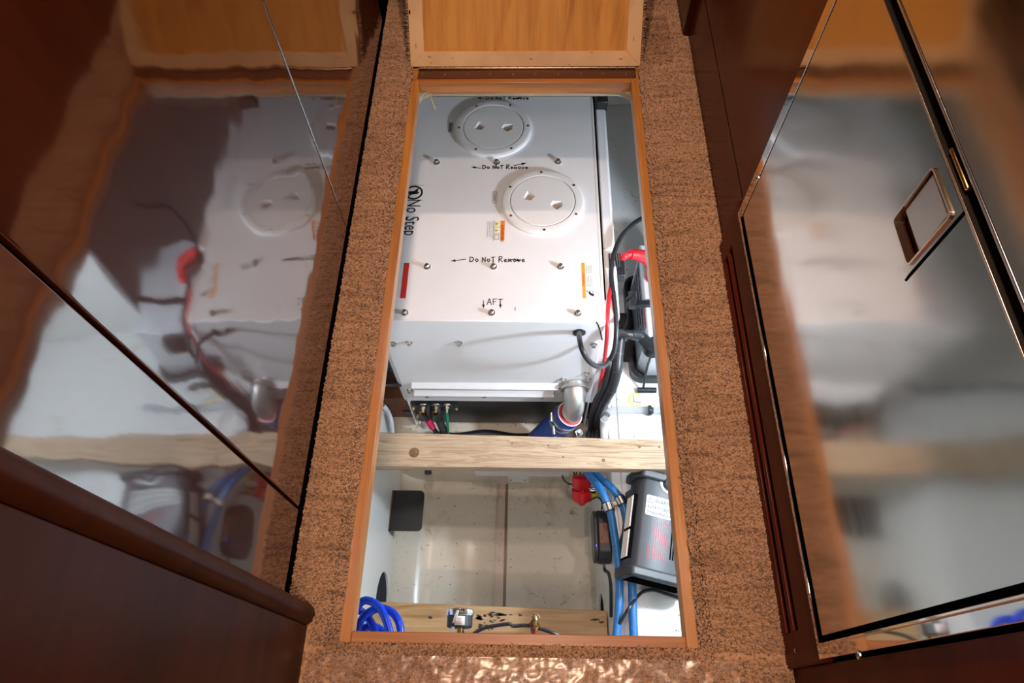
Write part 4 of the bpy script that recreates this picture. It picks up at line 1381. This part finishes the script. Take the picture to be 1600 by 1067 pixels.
# pump with red cap
pc = hz(909, 763, -1.28)
pu = thing('bilge_pump', 'small white pump with a glossy red double-ring cap and yellow label', 'pump', pc)
ax = Vector((0.03, -0.80, -0.55)).normalized()
mb = MB().lathe(pc - ax * 0.050, ax, [(0, 0.026), (0.004, 0.036), (0.040, 0.038), (0.044, 0.030), (0.050, 0.030), (0.054, 0.040), (0.094, 0.038), (0.100, 0.030), (0.118, 0.008)], 28)
obj('red_cap', mb, 'red_housing', pu)
obj('ridge', MB().box((pc.x - 0.005, pc.y - 0.030, pc.z + 0.010), (pc.x + 0.005, pc.y + 0.040, pc.z + 0.042)), 'red_housing', pu)
pw = hz(930, 764, -1.30)
obj('motor_body', MB().lathe(Vector((pw.x - 0.03, pw.y + 0.01, pw.z)), (1, 0, 0), [(0, 0.036), (0.006, 0.042), (XBN - pw.x + 0.028, 0.042)], 24), 'white_plastic', pu)
obj('yellow_label', MB().lathe(Vector((pw.x - 0.018, pw.y + 0.01, pw.z)), (1, 0, 0), [(0, 0.0424), (0.0, 0.0428), (0.03, 0.0428), (0.03, 0.0424)], 24, False, False), 'yellow_sticker', pu)
obj('silver_collar', MB().lathe(Vector((pc.x + 0.030, pc.y, pc.z)), (1, 0, 0), [(0, 0.022), (0.022, 0.022)], 20), 'chrome', pu)
pts = [pc + Vector((0.03, -0.05, 0.0)), hz(923, 781, -1.27), hz(934, 777, -1.25), hz(941, 785, -1.24), hz(940, 796, -1.24)]
cable('sensor_wire', pts, 0.0035, 'black_rubber', 'thin dark wire arching from the red pump to the black sensor', 'wire', 8)

# black stadium-shaped device on the stringer face
q0, q1 = hz(946, 792, -1.225), hz(950, 876, -1.225)
sn = thing('float_sensor', 'black oval sensor box with a blue light on the stringer face beside the hoses', 'sensor', (XBN, (q0.y + q1.y) / 2, -1.30))
ys, ye, zc, rr_ = q1.y, q0.y, -1.285, 0.060
st_ = []
for k in range(13):
    an = math.radians(-90 + 15 * k)
    st_.append((ye - rr_ * 0.75 + rr_ * 0.75 * math.cos(an), zc + rr_ * math.sin(an)))
for k in range(13):
    an = math.radians(90 + 15 * k)
    st_.append((ys + rr_ * 0.75 + rr_ * 0.75 * math.cos(an), zc + rr_ * math.sin(an)))
obj('housing', MB().prism([(0.262, a, b) for a, b in st_], (XBN - 0.262, 0, 0)), 'black_rubber', sn, 0.004)
obj('face_rim', MB().prism([(0.246, (ys + ye) / 2 + (a - (ys + ye) / 2) * 0.98, zc + (b - zc) * 0.98) for a, b in st_], (0.016, 0, 0)), 'heater_dark', sn, 0.005)
obj('brown_patch', MB().box((0.266, ys + 0.062, zc + rr_ - 0.001), (0.300, ye - 0.060, zc + rr_ + 0.0012)), 'brown_mottle', sn)  # mottled brown patch on top of the housing
qd = hx(932, 852, 0.2455)
obj('indicator_light', MB().lathe((0.246, qd.y, qd.z), (-1, 0, 0), [(0, 0.004), (0.002, 0.003)], 10), 'blue_led', sn)
obj('lead', MB().tube([Vector((0.285, ys + 0.02, zc)), Vector((0.285, ys - 0.02, zc)), Vector((0.296, ys - 0.04, zc + 0.03)), Vector((0.302, ys - 0.09, zc + 0.02)), Vector((0.302, ys - 0.18, zc - 0.02))], 0.006, 8, 6), 'black_rubber', sn)

# ------------------------------------------------------------------ heater lying on its back
hq0, hq1 = hz(984, 884, -0.965), hz(1000, 742, -0.965)
yaw = -math.atan2(hq1.x - hq0.x, hq1.y - hq0.y)
HL = math.hypot(hq1.x - hq0.x, hq1.y - hq0.y)
ROLL = math.radians(13)
HW, HT = 0.215, 0.115
right = Vector((math.cos(yaw), math.sin(yaw), 0))
ht = thing('bilge_heater', 'dark grey bilge heater with a white warning label lying on the white bench', 'heater', Vector((hq0.x, hq0.y, ZB + 0.053)) - right * (HT * math.sin(ROLL)))
ht.rotation_euler = (0, ROLL, yaw)
LOCAL[ht.name] = True
HM = (Matrix.Translation(ht.location) @ Matrix.Rotation(yaw, 4, 'Z') @ Matrix.Rotation(ROLL, 4, 'Y')).inverted()
sec = [(0.012, 0.016), (0.0, 0.030), (0.003, HT - 0.030), (0.018, HT - 0.006), (0.030, HT), (HW - 0.032, HT), (HW - 0.02, HT - 0.008), (HW - 0.004, HT - 0.035), (HW, 0.04), (HW - 0.012, 0.02), (HW - 0.03, 0.012), (0.03, 0.012)]
obj('body', MB().prism([(a, 0, b) for a, b in sec], (0, HL, 0)), 'heater_grey', ht, 0.005, segs=3)
obj('foot', MB().box((0.010, 0.02, -0.050), (0.030, HL - 0.02, 0.02)), 'black_rubber', ht)


def capsec(g_, lo):
    return [(-g_, lo), (-g_, HT - 0.02), (-g_ + 0.018, HT + g_), (HW + g_ - 0.018, HT + g_), (HW + g_, HT - 0.02), (HW + g_, lo)]


obj('end_cap', MB().prism([(a, -0.028, b) for a, b in capsec(0.012, 0.0)], (0, 0.034, 0)), 'heater_dark', ht, 0.008, segs=3)
obj('end_cap_inlet', MB().box((0.015, -0.030, 0.02), (HW - 0.015, -0.020, HT - 0.012)), 'black_gap', ht)
obj('end_cap', MB().prism([(a, HL - 0.006, b) for a, b in capsec(0.012, 0.0)], (0, 0.034, 0)), 'heater_dark', ht, 0.008, segs=3)
for y0, y1 in ((0.035, 0.125), (0.135, HL - 0.065)):
    ll = obj('louvre_back', MB().box((-0.002, y0 - 0.004, HT - 0.092), (0.010, y1 + 0.004, HT - 0.022)), 'black_gap', ht)
    for k in range(4):
        zz = HT - 0.082 + k * 0.0165
        obj('slat', MB().box((-0.0065, y0, zz), (-0.001, y1, zz + 0.0028)), 'white_plastic', ll)  # white colour paints in the bright reflection along the slats
HF = Frame((0, 0, HT), (1, 0, 0), (0, 1, 0))


def hl(u, v):
    o0 = HM @ Vector((0, 0, CAM_H))
    d0 = HM.to_3x3() @ Vector(ray(u, v))
    q = o0 + d0 * ((HT - o0.z) / d0.z)
    return (q.x, q.y)


x0, y1 = hl(1011, 772)
_, y0 = hl(1008, 803)
lab = obj('warning_label', plate2d(MB(), HF, [rrect(x0, y0, x0 + 0.125, y1, 0.006)], 0.0006), 'label_white', ht)
lhh = y1 - y0
lettering('warning_lettering', 'WARNING', Frame(HF(x0 + 0.029, y1 - lhh * 0.34), HF.x, HF.y), 0.019, 'black_ink', lab, 0.001)
lettering('warning_lettering', 'AVERTISSEMENT', Frame(HF(x0 + 0.004, y1 - lhh * 0.66), HF.x, HF.y), 0.0165, 'black_ink', lab, 0.001, sx=0.9)
lettering('warning_lettering', '!Hyperthermie', Frame(HF(x0 + 0.004, y1 - lhh * 0.90), HF.x, HF.y), 0.0165, 'black_ink', lab, 0.001, sx=0.95)
mk = MB()
tx, ty = x0 + 0.014, y1 - lhh * 0.36
stroke(mk, HF, [(tx - 0.010, ty), (tx + 0.010, ty), (tx, ty + 0.018), (tx - 0.010, ty)], 0.0015, 0.001)
stroke(mk, HF, [(tx, ty + 0.004), (tx, ty + 0.011)], 0.0014, 0.001)
obj('hazard_triangle', mk, 'black_ink', lab)
mk = MB()
rx, ry = hl(1024, 812)
RF = Frame(HF(rx, ry), (0, -1, 0), (1, 0, 0))
small_print(mk, RF, 0.0, 0.045, 0.135, 7, 0.0075, 0.0022, 12)
obj('red_print', mk, 'red_ink', ht)
sx_, sy_ = hl(1013, 855)
lettering('script_lettering', 'Caframo', Frame(HF(sx_ - 0.004, sy_ + 0.01), (0, -1, 0), (1, 0, 0)), 0.013, 'red_ink', ht, 0.001, shear=0.3)
dx_, dy_ = hl(1031, 741)
obj('red_badge', MB().lathe(HF(dx_, dy_), (0, 0, 1), [(0, 0.008), (0.0012, 0.008)], 18), 'red_ink', ht)
mk = MB()
stroke(mk, Frame(HF(dx_, dy_, 0.0012), (1, 0, 0), (0, 1, 0)), [(-0.004, -0.002), (-0.001, -0.002), (-0.001, 0.003), (0.003, 0.003), (0.003, -0.002)], 0.0014)
obj('badge_mark', mk, 'white_sticker', ht)
dx_, dy_ = hl(1046, 757)
dl = obj('dial_ring', MB().lathe(HF(dx_, dy_), (0, 0, 1), [(0, 0.036), (0.004, 0.035), (0.004, 0.026), (0.001, 0.026)], 32), 'white_plastic', ht)
obj('dial_knob', MB().lathe(HF(dx_, dy_), (0, 0, 1), [(0.0, 0.025), (0.016, 0.022), (0.018, 0.018)], 28), 'heater_dark', dl)
for k in range(3):
    bx, by = hl(1047, 860)
    obj('front_slot', MB().box((bx + k * 0.009, by - 0.03, HT), (bx + k * 0.009 + 0.004, by + 0.10, HT + 0.0015)), 'black_gap', ht)
# heater lead
pts = [hz(962, 984, -1.115), hz(970, 970, -1.085), hz(981, 953, -1.066), hz(988, 943, -1.075), hz(996, 932, -1.115), hz(1006, 924, -1.122), hz(1022, 922, -1.124), hz(1042, 928, -1.124), hz(1062, 934, -1.124), hz(1100, 944, -1.124)]
cable('heater_cord', pts, 0.0058, 'black_rubber', 'thin black cord crossing the blue hoses and the bench below the heater', 'cord', 8)

# ================================================================== NEAR LEFT: BLUE COIL, GAUGE, VALVE
ZM = -0.60
mf = thing('water_pump', 'pump unit standing on the plank under the near hatch edge', 'pump', (-0.08, 0.06, zp))
obj('tank', MB().lathe((-0.42, 0.06, -0.78), (1, 0, 0), [(0, 0.03), (0.02, 0.07), (0.50, 0.07), (0.52, 0.03)], 28), 'royal_blue', mf)
obj('manifold', MB().cyl((-0.30, 0.172, ZM - 0.11), (0.10, 0.172, ZM - 0.11), 0.013, 16), 'brass', mf)
for x in (-0.34, 0.02):
    obj('stand', MB().box((x - 0.02, 0.03, zp), (x + 0.02, 0.09, -0.84)), 'black_paint', mf, 0.003)
    obj('arm', MB().box((x - 0.012, 0.06, ZM - 0.130), (x + 0.012, 0.172, ZM - 0.115)), 'black_paint', mf)
q = hz(717, 962, ZM + 0.03)
gg = thing('pressure_gauge', 'chrome-rimmed black pressure gauge with a white label and brass stem', 'gauge', (q.x, q.y, ZM - 0.09))
gc = Vector((q.x, 0.206, ZM))
GR = 0.0345
obj('bezel', MB().lathe(gc + Vector((0, 0.016, 0)), (0, 1, 0), [(0, GR), (0.002, GR + 0.0015), (0.014, GR + 0.0015), (0.017, GR - 0.003)], 40), 'chrome', gg)
obj('case', MB().lathe(gc + Vector((0, -0.012, 0)), (0, 1, 0), [(0, GR - 0.004), (0.003, GR - 0.001), (0.028, GR - 0.001)], 40), 'black_paint', gg)
pts = []
lbm = MB()
loops = []
for a in range(62, 112, 5):
    c_, s_ = math.cos(math.radians(a)), math.sin(math.radians(a))
    loops.append([gc + Vector((-c_ * (GR - 0.0004) * -1, y, s_ * (GR - 0.0004))) for y in (-0.009, 0.013)])
vs = [v for l in loops for v in l]
lbm.add(vs, [(2 * i, 2 * i + 1, 2 * i + 3, 2 * i + 2) for i in range(len(loops) - 1)])
lo_ = obj('gauge_label', lbm, 'white_sticker', gg)
so_ = lo_.modifiers.new('thickness', 'SOLIDIFY')
so_.thickness = 0.0004
so_.offset = 0
mk = MB()
GF = Frame(gc + Vector((-0.012, 0.0, GR + 0.0002)), (1, 0, 0), (0, 1, 0))
small_print(mk, GF, 0.0, 0.007, 0.024, 4, 0.0045, 0.0011, 8)
obj('label_print', mk, 'red_ink', gg)
obj('stem', MB().lathe(gc + Vector((0, -0.016, -0.03)), (0, -0.35, -1), [(0, 0.0105), (0.02, 0.0105)], 6).lathe(gc + Vector((0, -0.022, -0.05)), (0, -0.1, -1), [(0, 0.007), (0.055, 0.007)], 12), 'brass', gg)
# the stem is seen from above, so it must reach towards the near edge
obj('stem_elbow', MB().tube([gc + Vector((0, -0.010, -0.012)), gc + Vector((0, -0.030, -0.02)), gc + Vector((0, -0.036, -0.06)), gc + Vector((0, -0.032, -0.10))], 0.008, 12, 6), 'brass', gg)
mb = MB()
for k in range(4):
    off = Vector((0.0022 * k, 0, 0.0005 * k))
    mb.tube([gc + Vector((-0.004, 0.026, GR + 0.002)) + off * 0.5, gc + Vector((-0.012, 0.006, GR + 0.002)) + off, gc + Vector((-0.02, -0.022, 0.012)) + off, gc + Vector((-0.028, -0.06, -0.02)) + off], 0.0012, 6, 5)
o = obj('white_twine', mb, 'white_plastic')
tag(o, 'white twine tied over the pressure gauge', 'twine')
q = hz(835, 980, ZM + 0.01)
vv = thing('relief_valve', 'small brass relief valve with a pull ring behind the near hatch edge', 'valve', (q.x, q.y, ZM - 0.09))
vc = Vector((q.x, 0.190, ZM - 0.095))
vd = Vector((0, 0.45, 0.89)).normalized()
obj('valve_body', MB().lathe(vc, vd, [(0, 0.009), (0.036, 0.009), (0.036, 0.0115), (0.050, 0.0115), (0.050, 0.009), (0.074, 0.0085), (0.078, 0.004), (0.090, 0.003)], 16), 'brass', vv)
obj('valve_hex', MB().lathe(vc + vd * 0.038, vd, [(0, 0.014), (0.012, 0.014)], 6), 'brass', vv)
obj('red_band', MB().lathe(vc + vd * 0.020, vd, [(0, 0.0098), (0.012, 0.0098)], 16), 'red_ink', vv)
tp = vc + vd * 0.084
obj('pull_ring', MB().tube([tp + Vector((0.007 + 0.007 * math.cos(t), 0.003 * math.sin(t) - 0.004 * math.cos(t), 0.003 + 0.004 * math.sin(t))) for t in [k * 0.52 for k in range(13)]], 0.0012, 6, 3), 'stainless', vv)
# flat black cable past the valve
pts = [hz(738, 992, ZM - 0.05), hz(752, 983, ZM - 0.05), hz(770, 978, ZM - 0.05), hz(795, 975, ZM - 0.05), hz(802, 978, ZM - 0.06), hz(822, 977, ZM - 0.06), hz(840, 981, ZM - 0.07), hz(862, 988, ZM - 0.07), hz(880, 996, ZM - 0.08)]
o = cable('flat_cable', pts, 0.0048, 'black_rubber', 'flat black cable running past the brass valve', 'cable', 8)
# blue coil of hose
coil = [[(545, 985), (556, 952), (570, 938), (590, 946), (603, 968), (612, 1000)], [(548, 1010), (566, 966), (590, 951), (612, 956), (624, 975), (628, 1005)], [(555, 950), (568, 958), (582, 976), (590, 1000)], [(556, 992), (572, 980), (590, 981), (606, 995)]]
ch_ = thing('blue_coil', 'coiled royal blue tubing in the near left corner of the hatch', 'tubing', hz(590, 975, -0.62))
for k, pp in enumerate(coil):
    pts = [hz(u, v, -0.60 - 0.022 * k - 0.012 * math.sin(i)) for i, (u, v) in enumerate(pp)]
    obj('turn', MB().tube(pts, 0.0105, 12, 8), 'royal_blue', ch_)
for u, v in ((575, 985),):
    q = hz(u, v, -0.62)
    obj('hanger', MB().box((-0.36, 0.10, -0.74), (-0.34, 0.16, -0.60)), 'black_paint', ch_)

# loose thread hanging from the far lip
pts = [hy(671, 147, HY1 - 0.003), hy(674, 155, HY1 - 0.02), hy(677, 163, HY1 - 0.03), hy(680, 171, HY1 - 0.04)]
cable('loose_thread', pts, 0.0018, 'thread_olive', 'frayed thread hanging from the far left of the hatch lip', 'thread', 6)

# ================================================================== REFRIGERATOR (right)
XF = 0.440                                    # its polished face stands a little proud of the panelling
fg = thing('refrigerator', 'built-in stainless steel refrigerator reflecting the hatch, in the right wall', 'refrigerator', (XF, 0.50, 0.175))
X0 = XF
D0, D1, DZ0, DZ1 = 0.1095, 0.9015, 0.206, 0.7625
fm = MB()
fm.box((X0 - 0.001, 0.079, 0.175), (X0 + 0.017, 0.100, 1.22)).box((X0 - 0.001, 0.9085, 0.175), (X0 + 0.017, 0.9325, 1.22)).box((X0 - 0.0012, 0.0795, 0.1755), (X0 + 0.017, 0.932, 0.192))
obj('flange', fm, 'steel_mirror', fg, 0.001)
obj('flange_lip', MB().box((X0 - 0.005, 0.0965, 0.190), (X0 + 0.010, 0.1005, 1.21)).box((X0 - 0.005, 0.0965, 0.190), (X0 + 0.010, 0.9095, 0.1945)), 'steel_mirror', fg, 0.001)
obj('gasket', MB().box((X0 + 0.015, 0.092, 0.188), (X0 + 0.02, 0.916, 1.24)), 'black_gap', fg)
obj('cabinet', MB().box((X0 + 0.02, 0.087, 0.183), (0.555, 0.920, 1.23)), 'black_gap', fg)
for (u, v) in ((1184, 278), (1341, 1023)):
    q = hx(u, v, X0 - 0.002)
    obj('screw', MB().lathe((X0 - 0.001, q.y, q.z), (-1, 0, 0), [(0, 0.0065), (0.002, 0.006), (0.003, 0.0035), (0.001, 0.002)], 14), 'stainless', fg)
# lower door with a cut-out for the handle plate
hy0, hy1_, hzb = 0.449, 0.535, 0.645
dr = obj('door', MB().box((X0 - 0.002, D0, DZ0), (X0 + 0.012, D1, hzb)).box((X0 - 0.002, D0, hzb), (X0 + 0.012, hy0, DZ1)).box((X0 - 0.002, hy1_, hzb), (X0 + 0.012, D1, DZ1)), 'steel_door', fg)
obj('door_edge', MB().box((X0 - 0.0035, D0, DZ1 - 0.001), (X0 + 0.0145, D1, DZ1 + 0.002)), 'coppery_edge', dr, 0.0006)
# handle plate with a square recess and a pull paddle
hp = obj('handle_plate', MB().box((X0 - 0.004, hy0 + 0.0012, hzb), (X0 + 0.006, hy1_, hzb + 0.011)).box((X0 - 0.004, hy0 + 0.0012, 0.745), (X0 + 0.006, hy1_, DZ1 - 0.001)).box((X0 - 0.004, hy0 + 0.0012, hzb + 0.011), (X0 + 0.006, hy0 + 0.0095, 0.745)).box((X0 - 0.004, hy1_ - 0.0115, hzb + 0.011), (X0 + 0.006, hy1_, 0.745)), 'steel_door', fg)
obj('recess', MB().box((X0 + 0.010, hy0 + 0.004, hzb + 0.006), (X0 + 0.020, hy1_ - 0.004, 0.751)), 'dark_wood', hp)
rim = MB()
lo = rrect(hy0 + 0.0075, hzb + 0.0095, hy1_ - 0.0095, 0.747, 0.006, 4)
li = rrect(hy0 + 0.010, hzb + 0.012, hy1_ - 0.012, 0.7445, 0.005, 4)
rim.rings([[(X0 - 0.004, a, b) for a, b in lo], [(X0 - 0.0065, a, b) for a, b in lo], [(X0 - 0.0065, a, b) for a, b in li], [(X0 + 0.006, a, b) for a, b in li]], False, False, False)
obj('rim', rim, 'coppery_edge', hp)
obj('paddle', MB().box((X0 - 0.0035, hy0 + 0.0125, hzb + 0.033), (X0 + 0.004, hy1_ - 0.0145, 0.741)), 'paddle_steel', hp, 0.002)
obj('groove', MB().box((X0 - 0.003, hy0 - 0.0010, hzb - 0.006), (X0 + 0.004, hy0 + 0.0014, DZ1 - 0.001)), 'black_gap', hp)
obj('catch', MB().box((X0 - 0.002, 0.469, DZ1 + 0.007), (X0 + 0.008, 0.525, DZ1 + 0.012)), 'brass', fg, 0.002)
# upper door
ud = obj('upper_door', MB().box((X0 - 0.002, D0, 0.786), (X0 + 0.012, D1, 1.20)), 'steel_door', fg, 0.002)
obj('door_edge', MB().box((X0 - 0.003, D0, 0.782), (X0 + 0.010, D1, 0.7865)), 'stainless', ud, 0.001)

# vent grille below
X0 = XR
vg = thing('vent_grille', 'long dark mahogany vent grille with two slots below the refrigerator', 'grille', (XR, 0.52, 0.0))
zs = [(-0.010, 0.026), (0.050, 0.062), (0.086, 0.170)]
for a, b in zs:
    obj('bar', MB().box((X0 - 0.010, 0.075, a), (X0 + 0.01, 0.973, b)), 'mahogany_red', vg, 0.003)
for a, b in ((0.075, 0.130), (0.915, 0.973)):
    obj('end_block', MB().box((X0 - 0.0095, a, -0.01), (X0 + 0.01, b, 0.1695)), 'mahogany_red', vg, 0.003)
obj('backing', MB().box((X0 + 0.012, 0.08, -0.01), (X0 + 0.02, 0.97, 0.169)), 'black_gap', vg)
for (y, z) in ((0.945, 0.015), (0.100, 0.06)):
    obj('screw', MB().lathe((X0 - 0.010, y, z), (-1, 0, 0), [(0, 0.004), (0.0012, 0.003)], 10), 'stainless', vg)
